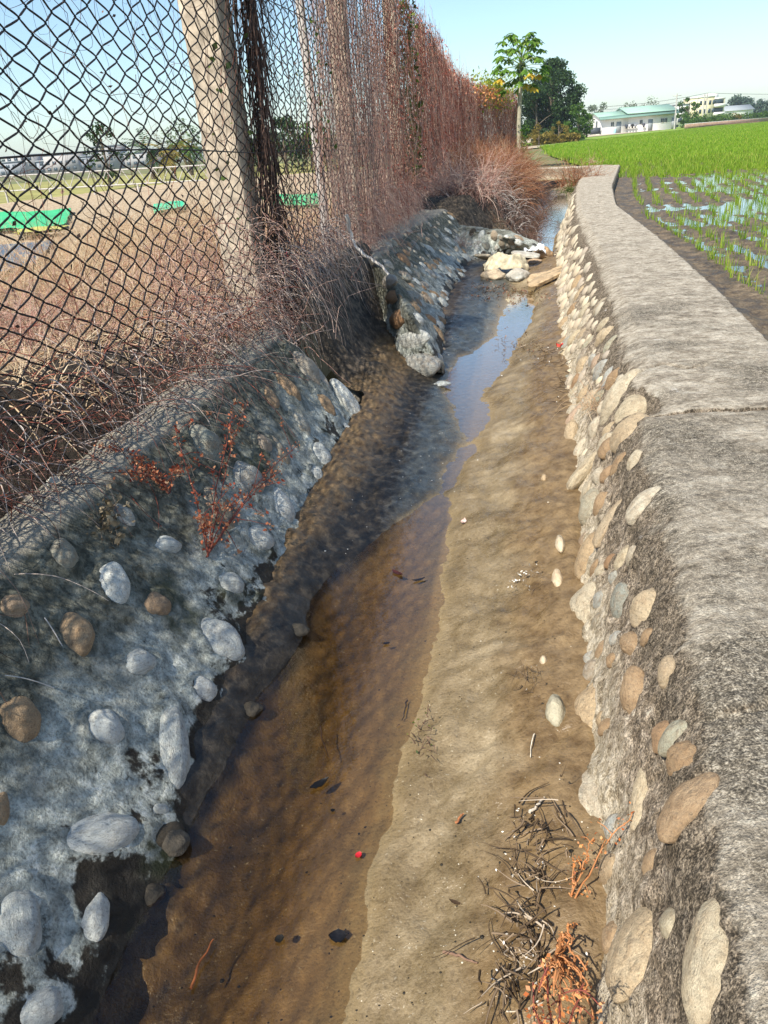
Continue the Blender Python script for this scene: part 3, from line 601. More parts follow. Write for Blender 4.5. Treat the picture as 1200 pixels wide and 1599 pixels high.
# ------------------------------------------------------------------ the chain-link fence
fence = empty('chain_link_fence', (-.55, 3.9, .5)); tag(fence, 'tall dark chain-link fence with concrete posts, overgrown by dead creepers, along the left bank', 'fence')
def wires(s0, s1, zb_, zt, w, h, sub, rad, sides, seed):
    K_ = int((s1 - s0) / w); J = int((zt - zb_) / (h / 2)); k = np.arange(K_)[:, None]; paths = []
    tq = np.arange(J * sub + 1) / sub; j = np.floor(tq).astype(int); f = tq - j
    tri = np.where(j % 2 == 0, f, 1 - f)[None]; ph = (k % 2) == 1; tri = np.where(ph, 1 - tri, tri)
    e = .06; tri2 = tri + e * np.cos(tri * math.pi) * -1
    S = s0 + (k + tri2) * w; Z = zt - tq[None] * h / 2; Z = np.broadcast_to(Z, S.shape)
    off = .005 * np.cos(tri * math.pi * 1.) * np.where(ph, 1, -1)
    q = xyz(S, Z, 0); S = S + fbm(q, 1.6, 2, seed) * .030 + fbm(q, 7, 2, seed + 3) * .006; Z = Z + fbm(q, 1.3, 2, seed + 7) * .035 + fbm(q, 6, 2, seed + 8) * .006
    x, y = fxy(S); bul = fbm(q, .9, 2, seed + 4) * .035
    return tubes(xyz(x + off + bul, y - off * .2, Z), rad, sides)
sA, sB = float(fsy(-1.2)), float(fsy(9.3)); sC = FS[-1]
V, Fc = merge([wires(sA, sB, .60, FTOP, .064, .066, 4, .0030, 5, 71), wires(sB, sC, .5, FTOP, .075, .075, 1, .0034, 3, 72)])
obj('wire_mesh', V, Fc, M['wire'], fence)
ss_ = np.linspace(sA - .3, sC, 400)
for z in (.62, 1.33, 2.03, FTOP):
    x, y = fxy(ss_); zz = z + .012 * np.sin(ss_ * 2.1 + z) + .02 * np.sin(ss_ * .5)
    obj('tension_wire', *tubes(xyz(x + .006, y, zz)[None], .0028, 5), M['wire'], fence)
def post(s, w=.14, d=.12, top=FTOP + .05, mat='post', lean=0.):
    x, y = fxy(s); a = math.atan2(*(np.array(fxy(s + .1)) - np.array((x, y)))[::-1]); x -= (w / 2 + .03) * math.sin(a) ; y += (w / 2 + .03) * math.cos(a)
    n = 60; zz = np.linspace(.3, top, n); ca, sa = math.cos(a), math.sin(a); rows = []
    for z in zz:
        r = []
        for (px, py) in ((-.5, -.42), (-.42, -.5), (0, -.5), (.42, -.5), (.5, -.42), (.5, 0), (.5, .42), (.42, .5), (0, .5), (-.42, .5), (-.5, .42), (-.5, 0)):
            r.append((x + lean * (z - .5) + (px * w * ca - py * d * sa), y + px * w * sa + py * d * ca, z))
        rows.append(r + r[:1])
    G = np.array(rows); G[..., :2] += (fbm(G, 9, 4, 81) * .012)[..., None]
    V, Fc = G.reshape(-1, 3), gridfaces(n, 13); cap_ = np.array([[ (n - 1) * 13 + i for i in range(12)]])
    obj('post', V, [Fc, cap_], M[mat], fence, False)
s = float(fsy(4.22)); post(s, .205, .19, lean=-.02)
for i in range(1, 11): post(s - .15 + 2.95 * i, .15, .14)
pole = empty('leaning_pole', (-.3, 5.75, .5)); tag(pole, 'thin bleached white pole standing inside the fence between two concrete posts', 'pole')
obj('shaft', *tube1([(-.27, 6.05, .45), (-.275, 6.07, 1.2), (-.30, 6.1, 2.0), (-.31, 6.14, 2.7)], [.035, .032, .03, .028], 8), M['post_white'], pole, True)

# ================================================================== PART TWO: plants, loose things, field, background
def zat(u, v, D): d = ray(u, v); return CZ + d[2] / d[1] * D
def pat(u, v, D): d = ray(u, v); return np.array([0, 0, CZ]) + d / d[1] * D
def on_bed(u, v):
    h = bed_bvh.ray_cast(Vector((0, 0, CZ)), Vector(ray(u, v)).normalized())[0]; return None if h is None else np.array(h)
RED = island_mat('dead_red_creeper', [(0, (.09, .024, .016)), (.3, (.27, .07, .045)), (.55, (.40, .15, .10)), (.8, (.52, .30, .21)), (1, (.14, .045, .03))], .85)
PINK = island_mat('dead_pink_creeper', [(0, (.30, .13, .10)), (.4, (.50, .30, .23)), (.75, (.62, .47, .38)), (1, (.22, .09, .06))], .85)
TANS = island_mat('dry_tan_stems', [(0, (.20, .13, .10)), (.35, (.42, .33, .27)), (.7, (.58, .49, .42)), (.9, (.15, .06, .045)), (1, (.66, .60, .54))], .85)
DARKS = island_mat('dark_thin_stems', [(0, (.035, .022, .018)), (.5, (.10, .06, .045)), (1, (.20, .12, .09))], .85)
STRAW = island_mat('dry_straw', [(0, (.46, .28, .15)), (.3, (.64, .48, .30)), (.6, (.76, .62, .42)), (.85, (.56, .32, .18)), (1, (.84, .75, .56))], .85, .2)
RUST = island_mat('rusty_dead_grass', [(0, (.16, .055, .025)), (.4, (.34, .13, .06)), (.75, (.44, .24, .13)), (1, (.55, .40, .27))], .85, .15)
WHITEG = island_mat('bleached_grass', [(0, (.45, .39, .34)), (.5, (.62, .56, .50)), (1, (.76, .71, .65))], .85, .1)
IVY = island_mat('ivy_leaf', [(0, (.03, .05, .015)), (.6, (.07, .11, .02)), (1, (.16, .2, .04))], .6, .2)
def fence_strands(name, N, y0, y1, z0, z1, L0, L1, mat, rad, n=9, g=.8, curl=.6, off=.05, seed_noise=1.2, thr=-.9, vdir=-1., label=None, cat=None, group=None):
    ss = rng.uniform(fsy(y0), fsy(y1), N * 3); dn = fbm(xyz(ss, 0, 0), seed_noise, 3, seed_noise) ; ss = ss[dn > thr + rng.uniform(-.3, .3, len(ss))][:N]; N = len(ss)
    x, y = fxy(ss); z = rng.uniform(z0, z1, N); P0 = xyz(x + rng.normal(size=N) * off, y, z)
    D = rng.normal(size=(N, 3)) * .45; D[:, 2] = vdir
    dist = np.hypot(x, y); r = rad * (.6 + dist / 9.) * rng.uniform(.6, 1.4, N)
    def warp(Q):
        e = Q[..., 0] - fx(Q[..., 1]); Q = Q.copy(); Q[..., 0] -= e - np.tanh(e / (off * 1.6)) * off * 1.6 * .9; return Q
    (V, Fc), PP = strands(P0, D, rng.uniform(L0, L1, N), n, g, curl, r, 3, warp=warp)
    # creepers stay within the depth of the mesh
    return tag(obj(name, V, Fc, mat), label, cat, group, 'stuff')
fence_strands('dead_creeper', 1100, 5.6, 8.4, 1.0, 2.85, .6, 1.8, PINK, .0011, thr=-.5, off=.04, label='pinkish dead creeper hanging in the mesh around the second concrete post', cat='creeper')
fence_strands('dead_creeper', 420, -.5, 1.75, .6, 2.8, .5, 1.2, RED, .0024, thr=-.9, off=.05, curl=1.3, label='thin dead creeper strands on the near end of the fence beside the photographer', cat='creeper')
fence_strands('dead_creeper', 6600, 8.2, 33.5, .7, 2.9, .3, 1.2, RED, .0013, thr=-.2, off=.09, curl=1.3, label='dense dark red dead creeper curtain covering the far fence', cat='creeper')
fence_strands('dead_creeper', 3200, 8.2, 33.5, .6, 2.85, .3, 1.1, PINK, .0012, thr=-.3, curl=1.5, off=.11, seed_noise=2.1, label='pale pink dead creeper strands over the far fence', cat='creeper')
fence_strands('dead_creeper_sprigs', 150, 9, 33, 2.7, 2.85, .1, .5, RED, .0008, thr=-.9, off=.08, vdir=1., g=-.1, label='thin red dead sprigs sticking up above the top of the far fence', cat='creeper')
fence_strands('dry_tendrils', 330, .4, 6, .7, 2.75, .4, 1.3, DARKS, .0012, n=16, g=.25, curl=2.6, off=.02, thr=-.9, label='thin dark curly dead tendrils woven through the open near mesh', cat='creeper')
fence_strands('dry_tendrils', 200, .4, 6, .7, 2.75, .4, 1.1, RED, .0010, n=16, g=.2, curl=2.4, off=.02, thr=-.9, label='thin reddish dead tendrils on the open near mesh', cat='creeper')
def leaf_strip(y0, y1, z0, z1, n, size, mat, sy=.12):
    s_ = rng.normal((fsy(y0) + fsy(y1)) / 2, sy, n); x, y = fxy(s_); z = rng.uniform(z0, z1, n); return cards(xyz(x + rng.normal(size=n) * .06, y, z), rng.uniform(.5, 1.3, n) * size, .7)
V, Fc = merge([leaf_strip(5.4, 5.6, 1.3, 2.75, 130, .035, None, .09), leaf_strip(10.2, 10.6, .9, 2.8, 700, .06, None, .22), leaf_strip(3.8, 3.9, .9, 2.2, 40, .03, None, .12)])
tag(obj('green_ivy', V, Fc, IVY), 'dark green ivy leaves still alive in narrow columns on the fence', 'ivy', kind='stuff')
n = 900; s_ = rng.uniform(fsy(.5), fsy(9), n); x, y = fxy(s_); V, Fc = cards(xyz(x + rng.normal(size=n) * .02, y, rng.uniform(.6, 2.75, n)), rng.uniform(.006, .02, n), .7)
tag(obj('dead_leaf_bits', V, Fc, DARKS), 'tiny dead leaf bits and buds caught in the near mesh', 'dead leaves', kind='stuff')

fence_strands('post_shade_stems', 300, 4.33, 4.40, .5, 2.8, .4, 1.0, DARKS, .0032, off=.03, curl=.5, thr=-9, label='dark dead creeper stems beside the near concrete post, also standing in for its shaded side', cat='creeper')  # dark creeper, added also to paint the shaded side of the post
n = 6500; s_ = rng.uniform(fsy(6), fsy(33), n); s_ = s_[fbm(xyz(s_, 0, 0), 1.1, 3, 77) > -.25]; n = len(s_); x, y = fxy(s_); z = rng.uniform(.7, 2.85, n)
tag(obj('dead_leaves', *cards(xyz(x + rng.normal(size=n) * .09, y, z), rng.uniform(.01, .03, n) * (.6 + y / 14), .6), island_mat('dead_creeper_leaf', [(0, (.16, .03, .02)), (.4, (.42, .10, .06)), (.75, (.6, .25, .17)), (1, (.62, .40, .28))], .8, .2)), 'dead red-brown leaves tangled in the far creeper curtain', 'dead leaves', kind='stuff')

# --- tangle of pale stems falling from the foot of the fence over the bank and the wall top
def drape(name, N, y0, y1, L0, L1, mat, rad, g, lab, zlo=.0, zhi=.35, out=.8, curl=.8, n=12, sp=.5):
    y = rng.uniform(y0, y1, N); x = fx(y) + rng.normal(size=N) * .05 + .03; z = bank_z(x, y) + rng.uniform(zlo, zhi, N)
    D = rng.normal(size=(N, 3)) * sp + np.array([out, -.2, .25])
    (V, Fc), PP = strands(xyz(x, y, z), D, rng.uniform(L0, L1, N), n, g, curl, rad * rng.uniform(.6, 1.4, N))
    return tag(obj(name, V, Fc, mat), lab, 'dead stems', None, 'stuff')
drape('fallen_stems', 520, .3, 3.9, .15, .42, TANS, .0016, 2.2, 'pale dead stems trailing from the near mesh over the dark soil bank')
drape('fallen_stems', 420, .3, 4.2, .1, .35, DARKS, .0018, 1.6, 'dark thin roots and stems lying on the soil bank under the fence', zhi=.15)
drape('fallen_stems', 520, 4.0, 5.6, .2, .55, TANS, .0019, 5.0, 'thick curtain of pale dead stems hanging into the recess between the two cobble walls', zlo=.0, zhi=.4, out=.55)
drape('fallen_stems', 500, 2.8, 5.2, .15, .45, PINK, .0014, 2.0, 'reddish dead stems around the foot of the fence near the first post', zhi=.6, out=.3)
drape('fallen_stems', 1300, 6.0, 10.5, .12, .4, PINK, .0018, 3.0, 'pinkish dead stems spilling onto the top of the small-cobble wall', zhi=.5, out=.35)
drape('fallen_stems', 160, 1.2, 3.6, .2, .5, RED, .0016, 1.2, 'long dark red bramble stems arching over the bank', zhi=.4, out=.4)

# --- straw beyond the fence
def ground_strands(name, N, pts, L0, L1, mat, rad, lab, cat='dry grass', g=.9, curl=.7, zf_=None, spread=.5, n=7, clump=0., up=.9):
    pts = np.asarray(pts); N = len(pts); D = rng.normal(size=(N, 3)) * spread; D[:, 2] = np.abs(D[:, 2]) + up
    (V, Fc), PP = strands(pts, D, rng.uniform(L0, L1, N), n, g, curl, rad * rng.uniform(.6, 1.4, N)); return tag(obj(name, V, Fc, mat), lab, cat, None, 'stuff')
N = 9000; y = rng.uniform(2.2, 13, N); x = fx(y) - .1 - rng.uniform(0, 1, N) ** 1.3 * (1. + .45 * y); keep = (fbm(xyz(x, y), .9, 3, 91) > -.35); x, y = x[keep], y[keep]
ground_strands('dry_straw', N, xyz(x, y, bank_z(x, y) - .01), .08, .28, STRAW, .0022, 'matted pale straw covering the ground beyond the fence', spread=.9, up=.2, g=1.2)
N = 5200; cx = rng.integers(0, 34, N); cy = rng.uniform(3.6, 9.5, 34); cx_ = fx(cy) - rng.uniform(.35, 2.6, 34); x = cx_[cx] + rng.normal(size=N) * .16; y = cy[cx] + rng.normal(size=N) * .22
ground_strands('tall_dry_grass', N, xyz(x, y, bank_z(x, y) - .02), .25, .62, STRAW, .0022, 'tall orange dry grass tufts standing behind the near mesh', g=.8, spread=.35, curl=.9)

N = 3000; cy = rng.uniform(3.2, 8.5, 26); cx = rng.integers(0, 26, N); cx_ = fx(cy) - rng.uniform(.15, 1.6, 26); x = cx_[cx] + rng.normal(size=N) * .2; y = cy[cx] + rng.normal(size=N) * .25
ground_strands('pink_dry_grass', N, xyz(x, y, bank_z(x, y) - .02), .15, .5, PINK, .0020, 'pinkish brown dead stems heaped close behind the lower part of the mesh', g=1.0, spread=.5, curl=1.2)
# --- brush on the mound at the head of the channel
def moundpts(N, y0, y1, a, b):
    y = rng.uniform(y0, y1, N); mf_ = np.interp(y, [9.3, 11, 13, 15, 17, 20], [1.5, 2.25, 2.75, 3.3, 3.8, 4.5]); t = rng.uniform(a, b, N); x = fx(y) + .05 + (mf_ - fx(y)) * t
    return np.array([[xx, yy, bedz(xx, yy)] for xx, yy in zip(x, y)])
ground_strands('rusty_brush', 0, moundpts(5200, 13.0, 19.8, .1, .82), .3, .85, RUST, .0038, 'rusty orange dead grass heaped on the mound at the head of the channel', g=1.2, spread=.55, curl=1.1)
ground_strands('bleached_brush', 0, moundpts(420, 11.2, 13.6, .35, .85), .2, .5, WHITEG, .0034, 'bleached white dead grass flopping down the mound', g=2.6, spread=.6, curl=1.2)
ground_strands('pink_brush', 0, moundpts(2600, 10.6, 15.5, .0, .6), .25, .75, PINK, .0034, 'pinkish dead stems between the far fence and the mound', g=1.8, spread=.6, curl=1.2)
ground_strands('dark_brush', 0, moundpts(3000, 10.6, 19.5, .3, 1.02), .2, .6, DARKS, .0034, 'dark rotting stems along the foot of the mound', g=2.0, spread=.8, curl=1.4)
def tuft(name, base, N, L0, L1, mat, rad, lab, cat, spread=.4, g=1., curl=.8, size=.04, group=None):
    P0 = np.array(base) + rng.normal(size=(N, 3)) * [size, size, 0]; D = rng.normal(size=(N, 3)) * spread; D[:, 2] = np.abs(D[:, 2]) + .7
    (V, Fc), _ = strands(P0, D, rng.uniform(L0, L1, N), 8, g, curl, rad * rng.uniform(.6, 1.3, N)); return tag(obj(name, V, Fc, mat), lab, cat, group)
tuft('dead_bush', P(905, 290, .35), 260, .35, .75, RUST, .004, 'rusty orange dead bush leaning on the far end of the long concrete wall', 'bush', .5, .6, 1., .16)
tuft('grass_tuft', P(935, 640, .28), 60, .1, .26, STRAW, .0011, 'small straw-coloured grass tuft growing from the face of the sunlit wall beside the joint', 'grass', .5, 1.6, .9, .03)
tuft('grass_tuft', P(925, 250 + 5, .5), 40, .1, .3, STRAW, .003, 'short dry tuft at the far end of the walkway', 'grass', .5, 1.0, .9, .06)
tuft('grass_tuft', P(893, 300, .3), 90, .15, .4, IVY, .004, 'green grass tuft hanging over the narrow water below the far wall', 'grass', .6, 2.0, .9, .1)
c = cast('w2', 720, 385); c = c if c else (Vector((1.1, 8.4, .2)),)
tuft('grass_tuft', np.array(c[0]), 70, .12, .3, TANS, .0022, 'dry drooping tuft growing out of the small-cobble wall', 'grass', .6, 2.2, .9, .05)

# --- dried red weed on the near left wall, with curled leaves
def weed(name, lab, base, tips, mat_s, mat_l, leaf, nleaf, rad=.0022, sag=.03, side=None):
    base = np.array(base); root = empty(name, base); tag(root, lab, 'weed'); SP, LP = [], []
    for tip in tips:
        tip = np.array(tip); m = 14; t_ = np.linspace(0, 1, m)[:, None]; k = base + (tip - base) * t_ + np.array([0, 0, 1]) * (np.sin(t_ * math.pi) * sag) + np.cumsum(rng.normal(size=(m, 3)), 0) * .0022
        SP.append(tube1(k, np.linspace(rad, rad * .5, m), 5)); L = np.linalg.norm(tip - base)
        for i in range(2, m):
            for q in range(nleaf if i > m * .45 else max(1, nleaf // 2)): LP.append(k[i] + rng.normal(size=3) * leaf * .75)
            if i % 3 == 0:
                d_ = rng.normal(size=3); d_ /= np.linalg.norm(d_); e = k[i] + d_ * L * .13; SP.append(tube1([k[i], (k[i] + e) / 2 + [0, 0, .004], e], [rad * .6, rad * .5, rad * .4], 4))
                for q in range(nleaf): LP.append(e + rng.normal(size=3) * leaf * .6)
    V, Fc = merge(SP); obj('stem', V, Fc, mat_s, root)
    V, Fc = cards(np.array(LP), rng.uniform(.5, 1.25, len(LP)) * leaf, .7); obj('leaves', V, Fc, mat_l, root); return root
REDL = island_mat('dried_red_leaf', [(0, (.28, .05, .03)), (.4, (.52, .15, .07)), (.75, (.66, .30, .15)), (1, (.70, .48, .30))], .75, .25)
ORL = island_mat('dried_orange_leaf', [(0, (.45, .13, .04)), (.4, (.72, .30, .10)), (.8, (.80, .45, .20)), (1, (.6, .2, .12))], .75, .3)
STEMR = flat_mat('red_stem', (.22, .06, .04), .7)
def off_wall(u, v, d):
    c = cast('w1', u, v); return np.array(c[0] + (Vector((0, 0, CZ)) - c[0]).normalized() * d)
weed('dried_weed', 'dried red weed with curled leaves sprouting from the shaded near cobble wall', off_wall(325, 868, .01), [off_wall(275, 662, .10), off_wall(366, 648, .14), off_wall(470, 690, .16), off_wall(384, 628, .05), off_wall(440, 735, .12), off_wall(300, 800, .1), off_wall(385, 770, .14)], STEMR, REDL, .014, 7)
weed('dried_weed', 'tangled dried reddish weed on the rim of the near left wall beside the ledge', off_wall(262, 770, .02), [off_wall(160, 705, .03), off_wall(205, 700, .05), off_wall(225, 735, .04), off_wall(270, 735, .05), off_wall(190, 730, .06)], STEMR, REDL, .012, 8)
weed('withered_weed', 'withered grey-brown plant flattened on the near left wall under the ledge', off_wall(178, 790, .01), [off_wall(165, 850, .015), off_wall(190, 850, .015), off_wall(175, 835, .02)], flat_mat('grey_stem', (.2, .15, .1)), island_mat('withered_leaf', [(0, (.12, .09, .05)), (1, (.35, .28, .18))]), .022, 3)
b0 = on_bed(880, 1590)
pts_ = lambda *a: [np.array(P(u, v, z)) for u, v, z in a]
weed('orange_dead_weed', 'crisp orange dead weed clump lying at the lower right foot of the sunlit wall', P(868, 1500, .12), pts_((840, 1545, .16), (925, 1500, .2), (900, 1470, .22), (890, 1575, .2), (935, 1540, .15), (850, 1590, .2), (870, 1530, .26), (915, 1560, .2), (880, 1490, .15), (905, 1530, .14), (860, 1560, .14), (925, 1580, .16), (895, 1455, .13), (835, 1575, .12)), flat_mat('orange_stem', (.45, .2, .08)), ORL, .0042, 2, .0026)
weed('orange_dead_weed', 'long orange dead runner climbing the sunlit wall above the twig pile', P(888, 1425, .1), pts_((905, 1350, .14), (925, 1290, .2), (985, 1252, .3)), flat_mat('orange_stem', (.45, .2, .08)), ORL, .007, 3, .0018)
weed('foreground_weed', 'pink-orange dead sprig rising close to the camera at the bottom edge', P(860, 1690, .2), pts_((872, 1500, .42), (845, 1580, .42), (905, 1560, .42), (880, 1540, .46)), STEMR, ORL, .007, 4, .002)

# --- debris on the mud
TWIG = island_mat('twigs', [(0, (.04, .027, .016)), (.5, (.11, .075, .045)), (.8, (.24, .175, .115)), (1, (.52, .44, .34))], .85)
FLAKE = island_mat('pale_husks', [(0, (.38, .34, .28)), (.5, (.62, .59, .52)), (1, (.78, .76, .70))], .7)
def px_cloud(N, cu, cv, su, sv, cut=None):
    out = []
    for _ in range(N):
        p = on_bed(random.gauss(cu, su), random.gauss(cv, sv))
        if p is not None: out.append(p)
    return np.array(out)
def pile(name, lab, clouds, L0, L1, rad, nfl=0, fl=.008, cat='twig pile', mats=(None, None), lift=.02):
    pts = np.concatenate(clouds); pts = pts + np.abs(rng.normal(size=(len(pts), 1))) * [[0, 0, lift]]; N = len(pts)
    D = rng.normal(size=(N, 3)); D[:, 2] *= .35
    (V, Fc), PP = strands(pts, D, rng.uniform(L0, L1, N), 7, .3, .55, rad * rng.uniform(.5, 1.6, N), 4)
    root = empty(name, pts.mean(0)); tag(root, lab, cat); obj('twigs', V, Fc, mats[0] or TWIG, root)['kind'] = 'stuff'
    if nfl:
        q = PP[rng.integers(0, N, nfl), rng.integers(0, 7, nfl)] + rng.normal(size=(nfl, 3)) * [.008, .008, .003] + [0, 0, .006]
        V, Fc = cards(q, rng.uniform(.5, 1.3, nfl) * fl, .55); obj('husks', V, Fc, mats[1] or FLAKE, root)['kind'] = 'stuff'
    return root
pile('twig_pile', 'heap of dead twigs and pale husks at the lower right on the sunlit mud', [px_cloud(50, 848, 1305, 26, 20), px_cloud(44, 835, 1400, 18, 36), px_cloud(70, 815, 1480, 30, 36), px_cloud(30, 790, 1560, 24, 20)], .025, .085, .0017, 130, .0055)
pile('twig_pile', 'small clump of roots and straw on the mud below the white half-buried cobble', [px_cloud(26, 828, 1062, 12, 10)], .02, .06, .001, 14, .006)
pile('twig_pile', 'mossy scrap of debris at the edge of the brown pool', [px_cloud(40, 662, 1160, 10, 18)], .01, .03, .001, 30, .008, mats=(DARKS, IVY))
pile('twig_pile', 'pale feathery scrap lying in the middle of the sunlit mud', [px_cloud(14, 815, 912, 9, 9)], .01, .03, .001, 36, .010, mats=(TWIG, FLAKE))
pile('twig_pile', 'dark twigs strewn along the foot of the sunlit wall upstream of the joint', [px_cloud(50, 880, 610, 6, 22), px_cloud(40, 858, 560, 14, 10)], .03, .1, .0016, 20, .01)
pile('leaf_litter', 'dark brown leaf litter lying across the stream below the rock pile', [px_cloud(160, 800, 462, 32, 8), px_cloud(60, 760, 455, 18, 6)], .02, .07, .002, 160, .022, cat='leaf litter', mats=(TWIG, island_mat('brown_litter', [(0, (.06, .03, .02)), (.5, (.18, .09, .06)), (1, (.3, .16, .1))])))
pile('leaf_litter', 'brown litter beside the red scrap at the foot of the sunlit wall', [px_cloud(80, 820, 545, 26, 9)], .02, .06, .0016, 50, .016, cat='leaf litter', mats=(TWIG, island_mat('brown_litter', [(0, (.06, .03, .02)), (1, (.3, .16, .1))])))
pile('leaf_litter', 'dark rotting litter between the rock pile and the rusty mound', [px_cloud(160, 820, 385, 24, 12), px_cloud(130, 800, 350, 22, 10), px_cloud(120, 880, 292, 12, 8)], .04, .14, .003, 90, .03, cat='leaf litter', mats=(TWIG, island_mat('brown_litter', [(0, (.04, .03, .02)), (1, (.2, .13, .09))])))
# loose specks: pebbles, shells, crumbs
def scatter_px(name, N, region, size, mat, lab, cat, sub=IV2, subF=IF2, flat=.5):
    out = []; poly_ = np.array(region, float); lo, hi = poly_.min(0), poly_.max(0)
    while len(out) < N:
        u, v = rng.uniform(lo, hi)
        if sdf(poly_, np.array([u]), np.array([v]))[0] > 0: continue
        p = on_bed(u, v)
        if p is None: continue
        s_ = size * math.exp(random.gauss(0, .5)); out.append((sub * np.array([s_ * random.uniform(.7, 1.5), s_, s_ * flat]) + p, subF))
    V, Fc = merge(out); return tag(obj(name, V, Fc, mat), lab, cat, None, 'stuff')
OV, OF = ico(1)
mudreg = [(700, 700), (870, 600), (900, 1000), (920, 1300), (780, 1599), (540, 1599), (650, 1180)]
allreg = [(490, 900), (600, 650), (860, 480), (900, 1000), (920, 1300), (780, 1599), (200, 1599), (330, 1300)]
scatter_px('dark_grit', 420, allreg, .0013, flat_mat('dark_grit', (.02, .017, .012)), 'dark grit and rotten crumbs sprinkled on the channel mud', 'grit', OV, OF)
scatter_px('pale_grit', 120, mudreg, .0009, flat_mat('pale_grit', (.62, .56, .44)), 'pale grit sprinkled on the sunlit half of the mud', 'grit', OV, OF)
scatter_px('pale_grit', 90, [(490, 900), (600, 650), (700, 480), (860, 480), (860, 600), (700, 780)], .0022, flat_mat('white_grit', (.6, .6, .56)), 'tiny white shells on the shaded mud upstream', 'grit', OV, OF)
def leaf(name, u, v, L, w, rot, col, lab, lift=.004, curl=.3, cat='leaf'):
    p = on_bed(u, v); p = np.array([p[0], p[1], max(p[2], .0)]) + [0, 0, lift]; n_, m_ = 9, 5; G = np.zeros((n_, m_, 3)); c, s_ = math.cos(R(rot)), math.sin(R(rot))
    for i in range(n_):
        t_ = i / (n_ - 1) * 2 - 1; hw = w / 2 * (1 - abs(t_) ** 2.2) + .0004
        for j in range(m_):
            q = j / (m_ - 1) * 2 - 1; a, b = t_ * L / 2, q * hw; G[i, j] = p + [a * c - b * s_, a * s_ + b * c, curl * (t_ * t_ * L * .3 + q * q * w * .3)]
    G += rng.normal(size=G.shape) * w * .03
    V = np.concatenate([G.reshape(-1, 3), G.reshape(-1, 3) - [0, 0, .0012]]); f = gridfaces(n_, m_); return tag(obj(name, V, np.concatenate([f, f[:, ::-1] + n_ * m_]), flat_mat(name + '_skin', col, .5, .4, 90), None, True), lab, cat)
leaf('fallen_leaf', 530, 1474, .034, .024, 0, (.012, .012, .014), 'round black soaked leaf in the shallow water near the lower edge')
leaf('fallen_leaf', 503, 1254, .050, .018, 35, (.012, .011, .010), 'long black leaf floating in the middle of the brown pool')
leaf('fallen_leaf', 561, 1344, .016, .012, 40, (.55, .02, .03), 'tiny bright red leaf on the shallow water')
leaf('fallen_leaf', 724, 818, .032, .020, 60, (.62, .45, .40), 'pinkish pale leaf lying on the mud right of the stream', curl=.8)
leaf('fallen_leaf', 622, 912, .050, .018, -50, (.10, .03, .025), 'dark red-brown leaf at the left edge of the blue strip of water')
leaf('fallen_leaf', 523, 1288, .010, .007, 0, (.01, .01, .01), 'small black seed-like leaf below the long black leaf')
leaf('fallen_leaf', 442, 1495, .018, .014, 20, (.02, .018, .014), 'small dark leaf left of the round black leaf')
leaf('fallen_leaf', 712, 1412, .026, .006, -30, (.05, .03, .015), 'narrow brown leaf on the sunlit mud near the twig heap')
leaf('fallen_leaf', 605, 1022, .020, .009, 10, (.02, .02, .03), 'small dark leaf on the left side of the blue strip of water')
leaf('fallen_leaf', 655, 915, .045, .010, 15, (.015, .018, .03), 'dark curled leaf across the blue strip of water')
leaf('fallen_leaf', 692, 572, .05, .03, 30, (.6, .6, .57), 'pale torn scrap at the edge of the rusty brown pool') if False else None
def stick(u0, v0, u1, v1, r, col, lab, z=.008):
    a, b = on_bed(u0, v0), on_bed(u1, v1); a[2] = max(a[2], 0) + z; b[2] = max(b[2], 0) + z; k = np.linspace(0, 1, 12)[:, None]; p = a + (b - a) * k + np.cumsum(rng.normal(size=(12, 3)), 0) * .0012
    tag(obj('stick', *tube1(p, np.linspace(r, r * .5, 12), 6), flat_mat('bark', col, .8, .4, 80), None, True), lab, 'stick')
stick(312, 1590, 348, 1520, .0028, (.28, .09, .03), 'reddish brown stick lying in the shallow water at the bottom')
stick(505, 1170, 512, 1215, .0022, (.06, .03, .015), 'dark upright twig in the middle of the brown pool')
stick(638, 1100, 634, 1130, .0022, (.03, .025, .03), 'short bent black twig at the edge of the brown pool')
stick(690, 1490, 740, 1505, .003, (.2, .12, .08), 'brown stick half sunk in the mud left of the twig heap')
stick(826, 1275, 852, 1248, .0035, (.45, .4, .33), 'pale stick at the top of the twig heap')
stick(835, 1150, 832, 1185, .0016, (.6, .55, .45), 'thin pale straw on the mud beside the half-buried white cobble')
stick(712, 1290, 722, 1276, .003, (.3, .12, .05), 'short orange-brown stub sticking in the sunlit mud')

# --- rock pile that blocks the channel, with a crumpled sack on top
def rock(name, c, r, seed, mat, lab, rot=0., cat='rock', rough=.3):
    V = pebble(seed, rough) * np.array(r); cr, sr = math.cos(rot), math.sin(rot); V = np.stack([V[:, 0] * cr - V[:, 1] * sr, V[:, 0] * sr + V[:, 1] * cr, V[:, 2]], 1)
    return tag(obj(name, V + np.array(c), IF, M[mat], None, True), lab, cat)
rock('rock', P(771, 432, .08), (.12, .10, .07), 3, 'stone_cream', 'rounded pale rock under the left side of the crumpled sack')
rock('rock', P(808, 432, .08), (.11, .10, .065), 5, 'stone_grey', 'grey rock under the right side of the crumpled sack')
rock('rock', P(850, 434, .08), (.19, .08, .06), 6, 'stone_cream', 'long tilted slab between the rock pile and the sunlit wall', .5)
rock('rock', P(848, 398, .14), (.11, .10, .09), 2, 'stone_tan', 'brown rock at the right end of the rock pile')
rock('rock', P(752, 388, .10), (.11, .09, .08), 7, 'stone_grey', 'grey rock at the left end of the rock pile', .8)
rock('rock', P(852, 566, .05), (.10, .045, .025), 4, 'stone_cream', 'flat pale stone on the mud just below the red scrap', -.2)
rock('rock', P(893, 540, .12), (.055, .07, .05), 1, 'stone_grey', 'pale rounded stone resting on the red scrap at the wall foot')
